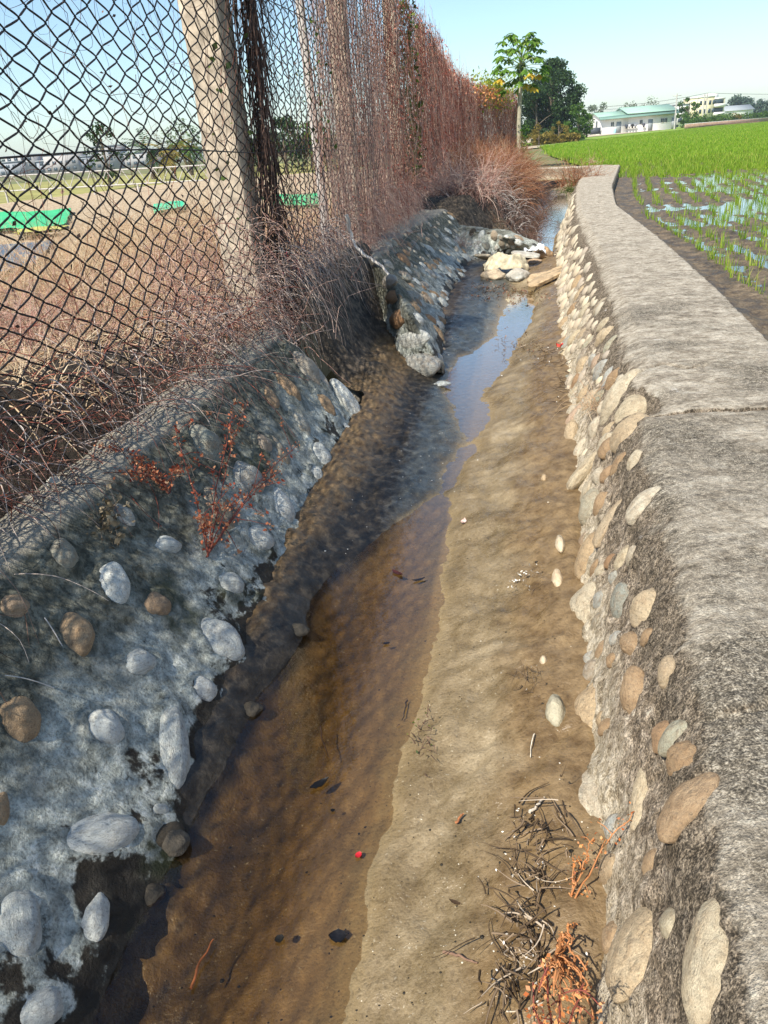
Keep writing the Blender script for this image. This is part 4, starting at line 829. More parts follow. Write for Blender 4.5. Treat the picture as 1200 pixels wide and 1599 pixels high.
rock('rock', P(690, 600, .02), (.05, .03, .015), 1, 'stone_pale', 'small white flat stone at the edge of the rusty brown pool')
rock('rock', P(835, 412, .08), (.08, .10, .05), 7, 'stone_grey', 'flat grey rock behind the long tilted slab')
rock('cobble', P(85, 762, .52), (.025, .02, .03), 1, 'stone_grey', 'small loose cobble on the dark soil of the bank')
rock('cobble', P(685, 520, .06), (.03, .03, .04), 2, 'stone_grey', 'grey cobble at the foot of the small-cobble wall') if False else None
def slab(c, L, W, T, rot, tilt, lab, mat='stone_cream'):
    V = IV.copy(); V = np.sign(V) * np.abs(V) ** .45; V = V / np.abs(V).max(0) * (1 + .22 * fbm(IV, .9, 2, rot * 7 + L * 40))[:, None] * [L, W, T]; ct, st_ = math.cos(tilt), math.sin(tilt); V = np.stack([V[:, 0] * ct - V[:, 2] * st_, V[:, 1], V[:, 0] * st_ + V[:, 2] * ct], 1); cr, sr = math.cos(rot), math.sin(rot); V = np.stack([V[:, 0] * cr - V[:, 1] * sr, V[:, 0] * sr + V[:, 1] * cr, V[:, 2]], 1)
    return tag(obj('broken_slab', V + np.array(c), IF, M[mat], None, True), lab, 'slab')
slab(P(858, 432, .13), .22, .09, .022, .5, .25, 'tilted broken slab leaning from the rock pile towards the sunlit wall')
slab(P(822, 398, .2), .14, .10, .02, -.3, -.15, 'grey broken slab lying flat at the back of the rock pile', 'stone_grey')
slab(P(760, 402, .17), .13, .09, .02, .9, -.3, 'pale broken slab sloping down the left end of the rock pile')
for (u, v, r_) in [(268, 1318, .032), (392, 1110, .026), (466, 985, .026), (232, 1400, .028)]:
    p = on_bed(u, v)
    if p is None: continue
    V = pebble(int(u) % 8, .2) * [r_ * 1.2, r_, r_ * .8] + p; tag(obj('cobble', V, IF, M['stone_dark'], None, True), 'wet dark cobble half sunk in the black mud beside the brown pool', 'cobble', 'dark cobbles in the mud along the left wall foot')
for (u, v, a_, b_, lab) in [(868, 1112, .024, .052, 'white cobble half buried in the mud beside the small clump of roots'), (871, 905, .018, .050, 'cream half-buried cobble in the mud just left of the large white wall-foot stone'), (875, 850, .016, .052, 'slim cream half-buried cobble just upstream of another at the wall foot'), (850, 747, .012, .024, 'small white cobble in the mud upstream of the slim cream ones'), (849, 1032, .010, .014, 'tiny white pebble in the mud above the small clump of roots'), (895, 655, .018, .045, 'pale cobble at the foot of the sunlit wall below the joint stones')]:
    p = on_bed(u, v); V = pebble(2, .12) * [a_, b_, a_ * 1.3] + p; V[:, 0] += (V[:, 1] - p[1]) * .15; tag(obj('cobble', V, IF, M['stone_cream'], None, True), lab, 'cobble')
rock('rock', P(547, 618, .06), (.09, .10, .08), 6, 'stone_grey', 'rounded boulder at the far end of the near left wall')
# sack
n_ = 34; u_, v_ = np.meshgrid(np.linspace(-1, 1, n_), np.linspace(-1, 1, n_), indexing='ij'); cs = P(790, 405, .2)
G = np.stack([u_ * .24 * (1 - .15 * v_ ** 2), v_ * .13 * (1 - .2 * u_ ** 2), .045 * (1 - u_ ** 2) * (1 - v_ ** 2) ** .5 - .06 * (np.abs(u_) ** 3 + np.abs(v_) ** 3)], -1)
G[..., 2] += np.abs(fbm(G, 6, 3, 101)) * .10 - .02; G[..., 0] += fbm(G, 4, 3, 102) * .09; G[..., 1] += fbm(G, 4, 2, 103) * .08; G += cs; f = gridfaces(n_, n_); V = np.concatenate([G.reshape(-1, 3), G.reshape(-1, 3) - [0, 0, .006]])
tag(obj('crumpled_sack', V, np.concatenate([f, f[:, ::-1] + n_ * n_]), flat_mat('sack_cloth', (.50, .44, .30), .8, .5, 14), None, False), 'crumpled dirty cream sack draped over the rock pile', 'sack')
n_ = 12; u_, v_ = np.meshgrid(np.linspace(-1, 1, n_), np.linspace(-1, 1, n_), indexing='ij')
for (u, v, z, sx, sy, col, lab, nm) in [(835, 392, .2, .11, .05, (.72, .74, .76), 'torn white plastic scrap on top of the rock pile', 'plastic_scrap'), (877, 546, .09, .035, .06, (.55, .06, .04), 'faded red scrap wedged between stones at the foot of the sunlit wall', 'red_scrap'), (745, 378, .16, .0, .0, None, None, None)]:
    if not col: continue
    G = np.stack([u_ * sx, v_ * sy, u_ * 0], -1); G[..., 2] = fbm(G, 14, 3, u) * .09 + .02; G = G + P(u, v, z); V = np.concatenate([G.reshape(-1, 3), G.reshape(-1, 3) - [0, 0, .004]]); f = gridfaces(n_, n_)
    tag(obj(nm, V, np.concatenate([f, f[:, ::-1] + n_ * n_]), flat_mat(nm, col, .5, .2, 30)), lab, 'scrap')
# pink cloth behind the fence
n_ = 26; u_, v_ = np.meshgrid(np.linspace(0, 1, n_), np.linspace(0, 1, n_), indexing='ij'); a0, a1, a2 = pat(448, 392, 5.2), pat(515, 452, 5.5), pat(440, 430, 5.1)
G = a0 + u_[..., None] * (a1 - a0) + v_[..., None] * (a2 - a0) * .9; G[..., 0] += fbm(G, 9, 3, 111) * .1 - .02; G[..., 2] += fbm(G, 7, 3, 112) * .09; V = np.concatenate([G.reshape(-1, 3), G.reshape(-1, 3) - [.005, 0, 0]]); f = gridfaces(n_, n_)
tag(obj('pink_cloth', V, np.concatenate([f, f[:, ::-1] + n_ * n_]), flat_mat('pink_cloth', (.62, .05, .14), .8, .25, 20), None, True), 'faded crimson rag caught in the dead stems behind the mesh', 'cloth')
# whitish root / pole over the corner of the second wall
rp = [pat(541, 335, 5.9), pat(548, 365, 5.95), pat(556, 388, 5.9), pat(575, 402, 5.85), pat(600, 420, 5.7), pat(620, 445, 5.5), pat(628, 462, 5.4)]
tag(obj('bleached_root', *tube1(resample(rp, 24) + rng.normal(size=(24, 3)) * .004, np.linspace(.015, .008, 24), 7), M['post_white'], None, True), 'bleached crooked root bending over the corner of the small-cobble wall', 'root')
# long straws on the near wall
for (a, b, lab) in [((8, 1055), (85, 1075), 'thin white straw lying on the left wall above the brown-orange cobble'), ((70, 965), (98, 1010), 'short pale stalk leaning beside the tan round cobble')]:
    p, q = off_wall(*a, .012), off_wall(*b, .012); k = np.linspace(0, 1, 10)[:, None]; tag(obj('straw', *tube1(p + (q - p) * k + [0, 0, .006] * np.sin(k * 3.1), .0013, 5), M['post_white']), lab, 'straw')

# ------------------------------------------------------------------ paddy field on the right
PZ = .335
m = NT('paddy_mud'); mid = m.noise(9, 6, .68); fn = m.noise(60, 5, .7)
mc = m.ramp(m.math('ADD', m.math('MULTIPLY', mid, .6), m.math('MULTIPLY', fn, .4)), [(.36, (.035, .024, .014)), (.5, (.12, .088, .052)), (.62, (.26, .20, .13))])
m.bsdf(mc, m.ramp(mid, [(.4, .45), (.6, .85)]), bump=m.math('ADD', mid, m.math('MULTIPLY', fn, .5)), bs=.9, bd=.03, spec=.4)
yp = np.concatenate([np.arange(-1.2, 8, .05), np.arange(8, 24.5, .12)]); up_ = np.linspace(0, 1, 150) ** 1.15
Yp = np.broadcast_to(yp[:, None], (len(yp), len(up_))); Up = up_[None] * np.clip(.62 * yp, 3.5, 16)[:, None]; Xp = ROUT(yp)[:, None] - .02 + Up
Zp = PZ + .024 * sstep(.55, .1, Up) + .011 + fbm(xyz(Xp, Yp), 1.3, 4, 121) * .045 * sstep(.1, .7, Up) + fbm(xyz(Xp, Yp), 9, 5, 122) * .022 + .009 * np.cos((Up - .34) / .25 * 2 * math.pi) - .020 * sstep(.7, 2.0, Up) 
tag(obj('paddy_mud', xyz(Xp, Yp, Zp), gridfaces(*Xp.shape), m.m, smooth=True), kind='structure')
V = np.stack([xyz(ROUT(yp) - .03, yp, PZ), xyz(ROUT(yp) + 16.5, yp, PZ)], 1); tag(obj('paddy_water', V, gridfaces(len(yp), 2), M['paddy_water']), kind='structure')
RICE = island_mat('rice_blade', [(0, (.13, .25, .015)), (.4, (.22, .38, .025)), (.8, (.33, .46, .05)), (1, (.45, .45, .10))], .55, .45)
def clump_arr(nb, L, w, sp=.35, segs=3):
    Vs, Fs = [], []; o = 0
    for _ in range(nb):
        a = random.uniform(0, 6.28); lean = random.uniform(.05, sp); l = L * random.uniform(.6, 1.15); b0_ = np.array([random.gauss(0, .012), random.gauss(0, .012), -.01]); pr = []
        sd = np.array([-math.sin(a), math.cos(a), 0])
        for i in range(segs + 1):
            t_ = i / segs; c_ = b0_ + np.array([math.cos(a) * lean * t_ ** 1.7 * l, math.sin(a) * lean * t_ ** 1.7 * l, l * t_ * (1 - .15 * lean * t_)]); hw = w * (1 - t_ ** 1.5) / 2 + .0004; pr += [c_ - sd * hw, c_ + sd * hw]
        Vs.append(np.array(pr)); Fs += [[o + 2 * i, o + 2 * i + 1, o + 2 * i + 3, o + 2 * i + 2] for i in range(segs)]; o += 2 * segs + 2
    return np.concatenate(Vs), np.array(Fs)
cl = []
for i in range(56):
    off = .34 + .25 * i
    for y in np.arange(1.4, 20.5, .125):
        if off > .55 * y + 1.2 - 0: continue
        yy = y + random.gauss(0, .03); 
        miss = perlin(np.array([off * 1.1, yy * .55, 7.7]))
        if miss < -.22 or random.random() < .12: continue
        xx = float(ROUT(yy)) + off + random.gauss(0, .02)
        if Vector((xx, yy)).length > 25: continue
        cl.append((xx, yy))
cl.sort(key=lambda p: math.hypot(p[0], p[1]))
var = []
for k in range(7):
    V, Fc = clump_arr(random.randint(8, 13), .14 if k else .11, .0058, .6); me = npmesh('rice_seedling', V, Fc); me.materials.append(RICE); var.append(me)
for x, y in cl[:300]:
    o = bpy.data.objects.new('rice_seedling', random.choice(var)); C.objects.link(o); o.location = (x, y, PZ + .004); o.rotation_euler.z = random.uniform(0, 6.28); s_ = random.uniform(.75, 1.25); o.scale = (s_, s_, s_ * random.uniform(.8, 1.2))
    tag(o, 'small bright green rice seedling standing in the thin muddy rows beside the concrete walkway', 'rice plant', 'rice seedlings planted in rows beside the walkway')
vb = [clump_arr(8, .12, .007, .5, 2) for _ in range(12)]
L = []
for x, y in cl[300:]:
    V, Fc = vb[random.randrange(12)]; a = random.uniform(0, 6.28); c, s_ = math.cos(a), math.sin(a); L.append((V @ np.array([[c, s_, 0], [-s_, c, 0], [0, 0, 1]]) * random.uniform(.8, 1.3) + [x, y, PZ], Fc))
V, Fc = merge(L); tag(obj('rice_rows', V, Fc, RICE), 'rows of young rice plants further out across the wet mud', 'rice plants', kind='stuff')
# the dense far part of the paddy
def fieldedge(D):                                       # x of the left edge
    return np.interp(D, [20, 24, 41, 68, 100, 190, 400], [5.9, 6.4, 9.2, 14.6, 34, 88, 212])
N = 34000; D = 17 + (rng.uniform(0, 1, N) ** 1.5) * 120; xl = np.interp(D, [17, 20, 24, 41, 68], [4.9, 5.9, 6.6, 9.4, 15]); xl = np.where(D > 66, np.interp(D, [66, 89, 188], [13.5, 29, 90]), xl)
x = xl + rng.uniform(0, 1, N) * (D * .56 - xl + 1); keep = (x > xl) & (rng.uniform(0, 1, N) < .35 + .65 * sstep(17, 27, D)); x, D = x[keep], D[keep]
x = np.where(D < 50, np.round((x - .33 * D) / .3) * .3 + .33 * D + rng.normal(size=len(x)) * .03, x); N = len(x)
w = .010 * (D / 16) ** .9; Lh = .12 + .015 * D / 20; nb = 5; a = rng.uniform(0, 6.28, (N, nb)); cxx = x[:, None] + rng.normal(size=(N, nb)) * (.02 + .002 * D[:, None]); cyy = D[:, None] + rng.normal(size=(N, nb)) * .04
ln_ = Lh[:, None] * rng.uniform(.6, 1.2, (N, nb)); lx = rng.normal(size=(N, nb)) * .05; W = w[:, None] * rng.uniform(.7, 1.3, (N, nb))
V = np.stack([xyz(cxx - W * np.cos(a), cyy - W * np.sin(a), PZ - .01), xyz(cxx + W * np.cos(a), cyy + W * np.sin(a), PZ - .01), np.stack([cxx + lx, cyy + rng.normal(size=(N, nb)) * .05, PZ + ln_], -1)], -2).reshape(-1, 3)
tag(obj('rice_crop', V, np.arange(len(V)).reshape(-1, 3), RICE), 'dense bright green young rice filling the far paddy', 'rice plants', kind='stuff')
def sheet(name, pts, z, mat, **kw): return tag(obj(name, [(x, y, z) for x, y in pts], np.array([list(range(len(pts)))]), mat), **({'kind': 'structure'} | kw))
m = NT('rice_field'); mid = m.noise(.6, 6, .7); 
m.bsdf(m.ramp(mid, [(.3, (.11, .17, .02)), (.5, (.20, .30, .035)), (.7, (.30, .40, .05))]), .9, bump=m.noise(6, 4, .6), bs=.5, bd=.1)
m2 = m.m
sheet('rice_field', [(6.7, 24.3), (9.4, 41), (15, 68), (21, 78), (31, 92), (92, 190), (330, 560), (700, 560), (26, 24.3)], .30, m2)
DIRT = m_soil('pale_track', (.30, .24, .16), (.50, .42, .30), (.66, .57, .44))
sheet('dirt_track', [(12.0, 63), (15.2, 68.2), (21.2, 78.4), (31.2, 92.4), (92.4, 190.6), (330, 561), (322, 561), (88, 191), (29, 94.8), (18.5, 81), (9, 70)], .315, DIRT)
sheet('far_field', [(15, 84), (29, 97.5), (86, 194), (318, 562), (240, 600), (60, 165), (22, 108), (11, 90)], .30, m2)
sheet('dirt_yard', [(22, 112), (60, 168), (240, 604), (150, 604), (30, 200), (12, 120)], .31, DIRT)

# ------------------------------------------------------------------ trees
def leafmat(name, a, b, c, tr=.3): return island_mat(name, [(0, a), (.5, b), (1, c)], .6, tr)
LM = dict(dark=leafmat('dark_leaf', (.018, .045, .016), (.035, .075, .022), (.07, .12, .035)), mid=leafmat('mid_leaf', (.03, .08, .012), (.07, .15, .02), (.13, .22, .04)), pale=leafmat('grey_green_leaf', (.08, .12, .07), (.15, .2, .12), (.22, .27, .16)), gold=leafmat('golden_leaf', (.09, .08, .015), (.2, .16, .03), (.30, .22, .05)), yel=leafmat('yellow_green_leaf', (.12, .22, .02), (.26, .36, .03), (.48, .46, .06), .45), blue=leafmat('far_leaf', (.05, .09, .06), (.08, .13, .08), (.13, .18, .12)))
BARK = flat_mat('bark', (.14, .11, .08), .9, .4, 6)
def tree(base, H, Wd, mat, lab, n=2500, leaf_=.2, crown0=.25, nclu=26, lean=0., cat='tree', group=None, name='tree', shape=1., top=None):
    base = np.array(base, float); root = empty(name, base); tag(root, lab, cat, group); T = []; tr = H * .022 + .03
    tip = base + [lean, 0, H * .8]; k = np.linspace(0, 1, 8)[:, None]; T.append(tube1(base + (tip - base) * k + np.cumsum(rng.normal(size=(8, 3)), 0) * H * .006, np.linspace(tr, tr * .3, 8), 7)); CL = []
    for i in range(nclu):
        h = random.uniform(crown0, 1.); prof = max(.15, math.sin(min(1, (h - crown0) / (1 - crown0) * .85 + .15) * math.pi) ** .6) * shape; a = random.uniform(0, 6.28); r = Wd / 2 * prof * math.sqrt(random.uniform(.15, 1))
        c = base + [lean * h + math.cos(a) * r, math.sin(a) * r, H * (h * .93 + .02)]; CL.append((c, Wd * random.uniform(.09, .17)))
        if i % 2 == 0:
            st = base + [lean * h * .6, 0, H * max(.12, h * .7 - .08)]; T.append(tube1([st, (st + c) / 2 + [0, 0, H * .02], c], [tr * .4, tr * .25, tr * .1], 5))
    obj('trunk', *merge(T), BARK, root, True)
    q = np.array([c for c, _ in CL]); rr = np.array([r for _, r in CL]); j = rng.integers(0, len(CL), n); d_ = rng.normal(size=(n, 3)); d_ /= np.linalg.norm(d_, axis=1)[:, None]
    pos = q[j] + d_ * (rng.uniform(.25, 1.1, n) ** .6 * rr[j])[:, None] * [1, 1, .85]; pos[:, 2] = np.maximum(pos[:, 2], base[2] + .02 * H)
    obj('crown', *cards(pos, rng.uniform(.6, 1.3, n) * leaf_, .6), mat, root); return root
D = 98; tree(at(862, D), zat(862, 93, D) - .4, 6.6, LM['dark'], 'tall dark evergreen tree behind the papaya, the biggest tree in view', 17000, .30, .04, 120)
D = 96; tree(at(838, D), zat(838, 125, D) - .4, 4.6, LM['dark'], 'shorter dark evergreen on the left flank of the biggest tree', 5000, .28, .05, 40)
D = 92; tree(at(903, D), zat(903, 163, D) - .4, 3.2, LM['mid'], 'bright green rounded tree at the left end of the green-roofed shed', 3400, .24, .03, 34)
D = 78; tree(at(873, D), zat(873, 190, D) - .4, 1.9, LM['gold'], 'small golden bush at the foot of the biggest tree', 900, .14, .02, 16, cat='bush', name='bush')
D = 76; tree(at(842, D), zat(842, 195, D) - .4, 2.2, LM['gold'], 'low olive bush left of the golden bush', 900, .14, .02, 16, cat='bush', name='bush')
D = 210; tree(at(936, D), zat(936, 158, D) - .4, 7.5, LM['pale'], 'grey-green tree rising behind the left end of the shed', 2000, .5, .1, 26)
D = 225; tree(at(1003, D), zat(1003, 153, D) - .4, 9.5, LM['pale'], 'wide thin-leaved grey tree rising above the middle of the shed roof', 1100, .45, .25, 26)
D = 235; tree(at(978, D), zat(978, 163, D) - .4, 6.5, LM['pale'], 'small thin tree behind the shed roof between two larger trees', 500, .45, .25, 14)
D = 165; tree(at(1074, D), zat(1074, 150, D) - .4, 4.6, LM['mid'], 'leafy green tree at the right end of the shed', 2000, .34, .15, 16)
for i, (u, v, wd, lb) in enumerate([(1146, 154, 11, 'leftmost of the dark trees beyond the pale apartment block'), (1165, 156, 10, 'second dark tree right of the pale apartment block'), (1183, 158, 10, 'third dark tree right of the pale apartment block'), (1202, 160, 10, 'dark tree cut by the right edge of the picture')]):
    D = 300; tree(at(u, D), zat(u, v, D) - .4, wd, LM['blue'], lb, 1500, .8, .02, 20, group='dark trees on the right horizon')
for i, (u, v, wd, mt, lb) in enumerate([(1088, 186, 4.5, 'mid', 'low green hedge bush in front of the pale apartment block'), (1108, 182, 5, 'gold', 'olive bush under the twin utility poles'), (1128, 178, 5, 'mid', 'rounded green bush before the low wall right of the apartment block'), (1148, 179, 4, 'gold', 'golden-green bush right of the apartment block'), (1068, 190, 3.4, 'mid', 'dark low bush beside the right end of the shed')]):
    D = 175; tree(at(u, D), max(1.2, zat(u, v, D) - .4), wd, LM[mt], lb, 700, .3, .02, 12, cat='bush', name='bush')
# left side, seen through the mesh
for (u, v, D, wd, mt, lb, n_) in [(168, 190, 40, 1.9, 'dark', 'small dark tree seen through the near mesh left of the palms', 700), (445, 185, 46, 3.6, 'dark', 'dark tree behind the mesh between the first post and the white pole', 2200), (486, 195, 50, 3.4, 'mid', 'green tree seen behind the white pole', 1800), (418, 205, 60, 3.4, 'blue', 'bluish tree just right of the near post', 1400), (590, 185, 60, 5, 'dark', 'dark tree glimpsed behind the pink creeper', 1500), (290, 186, 80, 4.5, 'pale', 'bare pinkish tree beside the palms', 350)]:
    tree(at(u, D), zat(u, v, D) - .4, wd, LM[mt], lb, n_, .2 * D / 50, .15, 20)
def palm(base, H, lab, nfr=22, mat=None, Lf=1.6):
    root = empty('palm_tree', base); tag(root, lab, 'palm', 'palms seen through the mesh'); base = np.array(base); top = base + [0, 0, H]; obj('trunk', *tube1([base, base + [.05, 0, H / 2], top], [.16, .13, .12], 8), BARK, root, True); Vs = []
    for i in range(nfr):
        a = i * 2.4; el = random.uniform(-.5, 1.2); d_ = np.array([math.cos(a) * math.cos(el), math.sin(a) * math.cos(el), math.sin(el)]); pts = []; p = top.copy(); d2 = d_.copy()
        for k in range(7):
            pts.append(p.copy()); p = p + d2 * Lf / 6; d2 = d2 + [0, 0, -.16]; d2 /= np.linalg.norm(d2)
        sd = np.cross(d_, [0, 0, 1]); sd /= np.linalg.norm(sd) + 1e-6
        for k in range(1, 7):
            for q in (-1, 1):
                for r_ in (0, .5): a0 = pts[k] + (pts[k] - pts[k - 1]) * -r_; e = a0 + sd * q * .34 * (1 - abs(k - 3) / 5) + (pts[k] - pts[k - 1]) * .7 - [0, 0, .12]; Vs.append([a0, (a0 + e) / 2 + [0, 0, .03], e, (a0 + e) / 2 - [0, 0, .03] + (pts[k] - pts[k - 1]) * .12])
    V = np.array(Vs).reshape(-1, 3); obj('fronds', V, np.arange(len(V)).reshape(-1, 4), mat, root)
for u, D, v, lb, mt in [(236, 52, 222, 'left of the two fan palms behind the near mesh', 'dark'), (268, 50, 226, 'middle palm with drooping golden fronds behind the near mesh', 'gold'), (296, 55, 218, 'taller palm just left of the first concrete post', 'mid')]:
    palm(at(u, D, .4), zat(u, v, D) - .9, lb, 24, LM[mt])
# papaya
def papaya(u, D):
    base = at(u, D, .4) + [0, 0, 0]; H = zat(u, 90, D) - .4; root = empty('papaya_tree', base); tag(root, 'tall thin papaya tree with drooping lobed leaves at the far end of the fence', 'papaya tree')
    base = np.array(base); top = base + [.02, 0, H]; obj('trunk', *tube1([base, base + [-.03, 0, H * .4], base + [.03, 0, H * .75], top], [.085, .075, .06, .05], 9), flat_mat('papaya_bark', (.36, .33, .24), .85, .3, 12), root, True)
    PV, GR, YE = [], [], []
    for i in range(54):
        a = i * 2.399; el = 1.25 - 1.9 * (i / 54) + random.uniform(-.15, .15); L_ = random.uniform(.55, .85); d_ = np.array([math.cos(a) * math.cos(el), math.sin(a) * math.cos(el), math.sin(el)])
        st = top - [0, 0, .02 + .008 * i]; e = st + d_ * L_; PV.append(tube1([st, (st + e) / 2 + [0, 0, .05], e], [.012, .009, .007], 5))
        lf_ = []; out = d_ * [1, 1, .2]; out /= np.linalg.norm(out); sd = np.cross(out, [0, 0, 1]); dn = np.array([0, 0, -1.])
        for q in range(7):
            th = (q - 3) * .62; dr = out * math.cos(th) + sd * math.sin(th); dr = dr * .8 + dn * random.uniform(.25, .7); dr /= np.linalg.norm(dr); LL = random.uniform(.24, .36) * (1 - abs(q - 3) * .07); pw = np.cross(dr, [0, 0, 1.]); pw /= np.linalg.norm(pw) + 1e-6; w_ = .055
            c1, c2, t_ = e + dr * LL * .45, e + dr * LL * .72, e + dr * LL + dn * .05
            lf_.append([e, c1 - pw * w_, c2, c1 + pw * w_]); lf_.append([c1 - pw * w_ * .2, c2 - pw * w_ * 1.25, t_, c2 + pw * w_ * 1.25])
        (YE if i > 36 and random.random() < .35 else GR).extend(lf_)
    obj('leaf_stalks', *merge(PV), flat_mat('stalk', (.35, .42, .12), .6), root, True)
    for nm, arr, mt in (('leaves', GR, leafmat('papaya_leaf', (.05, .13, .015), (.12, .24, .03), (.22, .33, .05), .35)), ('yellowed_leaves', YE, leafmat('papaya_yellow', (.5, .35, .03), (.62, .5, .06), (.6, .32, .06), .35))):
        V = np.array(arr).reshape(-1, 3); obj(nm, V, np.arange(len(V)).reshape(-1, 4), mt, root)
    fm = flat_mat('papaya_fruit', (.05, .10, .02), .5); 
    for i in range(12):
        a = i * 2.4; c = top + [math.cos(a) * .10, math.sin(a) * .10, -.22 - .05 * i * .9]; obj('fruit', pebble(2, .03, IV2) * [.055, .055, .09] + c, IF2, fm, root, True)
papaya(812, 28.5)
n = 1500; s_ = rng.normal(FS[-1] - 4.4, 1.7, n); x, y = fxy(s_); z = FTOP + np.abs(rng.normal(size=n)) * .2 - rng.uniform(0, .9, n) ** 2 + .05
tag(obj('yellow_creeper', *cards(xyz(x + rng.normal(size=n) * .15, y, z), rng.uniform(.04, .12, n), .6), LM['yel']), 'bright yellow-green leafy creeper growing over the fence top beside the papaya', 'creeper', kind='stuff')
n = 700; s_ = rng.normal(FS[-1] - 6.0, 1.4, n); x, y = fxy(s_); z = FTOP - np.abs(rng.normal(size=n)) * .35
tag(obj('rusty_creeper', *cards(xyz(x + rng.normal(size=n) * .15, y, z), rng.uniform(.04, .12, n), .6), ORL), 'rusty orange dying leaves hanging under the yellow-green creeper', 'creeper', kind='stuff')
n = 260; z = rng.uniform(.7, 1.6, n); b_ = at(817, 28.5); tag(obj('green_climber', *cards(np.array([b_[0], b_[1], 0]) + np.stack([rng.normal(size=n) * .10, rng.normal(size=n) * .1, z], 1), rng.uniform(.05, .12, n), .6), LM['mid']), 'green climber leaves around the lower trunk of the papaya', 'climber', kind='stuff')

# ------------------------------------------------------------------ buildings
def frame_at(u, D, ang=0.):                              # local frame: x along the front, y away
    o = at(u, D, .25); return o, math.cos(ang), math.sin(ang)
def bld(fr, V): o, c, s_ = fr; V = np.asarray(V, float); return np.stack([o[0] + V[:, 0] * c - V[:, 1] * s_, o[1] + V[:, 0] * s_ + V[:, 1] * c, o[2] + V[:, 2]], 1)
def bobj(name, fr, mesh, mat, root): V, Fc = mesh; return obj(name, bld(fr, V), Fc, mat, root)
D = 172; fr = frame_at(938, D, .0); wh = flat_mat('white_sheet_metal', (.78, .77, .72), .6, .08, .5); gr_ = flat_mat('green_roof', (.30, .46, .36), .6, .1, .4); gd = flat_mat('dark_green_roof', (.16, .27, .22), .6, .1, .4); glass = flat_mat('dark_glass', (.05, .07, .08), .15, .1); grey = flat_mat('grey_metal', (.30, .33, .34), .5, .1)
shed = empty('long_shed', fr[0]); tag(shed, 'long low white metal shed with a green roof across the paddy', 'shed')
Wd_ = 15.2
def gable(x0, x1, y0, y1, z0, ze, zr):
    ym = (y0 + y1) / 2; V = [(x0, y0, z0), (x1, y0, z0), (x1, y1, z0), (x0, y1, z0), (x0, y0, ze), (x1, y0, ze), (x1, y1, ze), (x0, y1, ze), (x0, ym, zr), (x1, ym, zr)]
    return V, [np.array([[0, 1, 5, 4], [2, 3, 7, 6]]), np.array([[1, 2, 6, 9, 5], [3, 0, 4, 8, 7]])]
def roofm(x0, x1, y0, y1, ze, zr, ov=.35, th=.12):
    ym = (y0 + y1) / 2; sl = (zr - ze) / (ym - y0); V = []; 
    for (y, z) in ((y0 - ov, ze - ov * sl), (ym, zr), (y1 + ov, ze - ov * sl)):
        for x in (x0 - ov, x1 + ov): V += [(x, y, z + .03), (x, y, z + .03 + th)]
    F2 = []
    for k in (0, 4): F2 += [[k + 1, k + 3, k + 7, k + 5], [k, k + 4, k + 6, k + 2], [k, k + 1, k + 5, k + 4], [k + 2, k + 6, k + 7, k + 3]]
    F2 += [[0, 2, 3, 1], [8, 9, 11, 10]]; return V, np.array(F2)
for x0, x1, dz, y1 in ((0, 5.6, 0, 9), (5.62, Wd_, .45, 11)):
    V, Fl = gable(x0, x1, 0 if x0 else -.004, y1, 0, 2.95 + dz, 3.95 + dz * 1.4); obj('wall', bld(fr, V), Fl, wh, shed)
    bobj('roof', fr, roofm(x0, x1, 0, y1, 2.95 + dz, 3.95 + dz * 1.4), gr_, shed)
bobj('eave_canopy', fr, ([(-.4, -.9, 2.75), (Wd_ + .3, -.9, 2.95), (Wd_ + .3, .1, 3.45), (-.4, .1, 3.2), (-.4, -.9, 2.62), (Wd_ + .3, -.9, 2.82), (Wd_ + .3, .1, 3.3), (-.4, .1, 3.05)], np.array([[0, 1, 2, 3], [7, 6, 5, 4], [0, 4, 5, 1], [1, 5, 6, 2], [2, 6, 7, 3], [3, 7, 4, 0]])), gd, shed)
for x in (3.2, 9.6, 14.4):
    d_ = bobj('door', fr, box(x, x + .95, -.06, -.01, 0, 2.1), grey, shed); bobj('handle', fr, box(x + .75, x + .85, -.1, -.06, 1., 1.1), glass, d_)
for x in (2.1, 7.9, 12.2, 12.9): 
    w_ = bobj('window', fr, box(x, x + .55, -.05, -.01, 1.35, 2.1), glass, shed); bobj('frame', fr, merge([box(x - .05, x + .6, -.07, -.05, 2.1, 2.16), box(x - .05, x + .6, -.07, -.05, 1.29, 1.35), box(x + .25, x + .3, -.07, -.05, 1.35, 2.1)]), wh, w_)
for k in range(5): bobj('side_window', fr, box(-.06, -.012, 2.2 + k * .0 + .0, 3.4, 1.2 + k * .28, 1.38 + k * .28), glass, shed)
for k, x in enumerate((5.1, 5.7, 6.3, 6.9, 8.6)):
    cl_ = empty('hung_laundry', bld(fr, [(x, -.5, 1.0)])[0]); tag(cl_, ['dark jacket at the left end of the washing line before the shed', 'pale shirt second on the washing line before the shed', 'black trousers in the middle of the washing line before the shed', 'grey shirt fourth on the washing line before the shed', 'dark overall hanging alone near the middle shed door'][k], 'laundry', 'laundry hung along the front of the shed')
    bobj('cloth', fr, merge([box(x - .18, x + .18, -.55, -.49, .75, 1.5), box(x - .32, x - .18, -.54, -.5, 1.1, 1.45), box(x + .18, x + .32, -.54, -.5, 1.1, 1.45)]), flat_mat('laundry', [(.04, .05, .07), (.5, .5, .5), (.02, .02, .02), (.25, .26, .28), (.06, .06, .08)][k]), cl_)
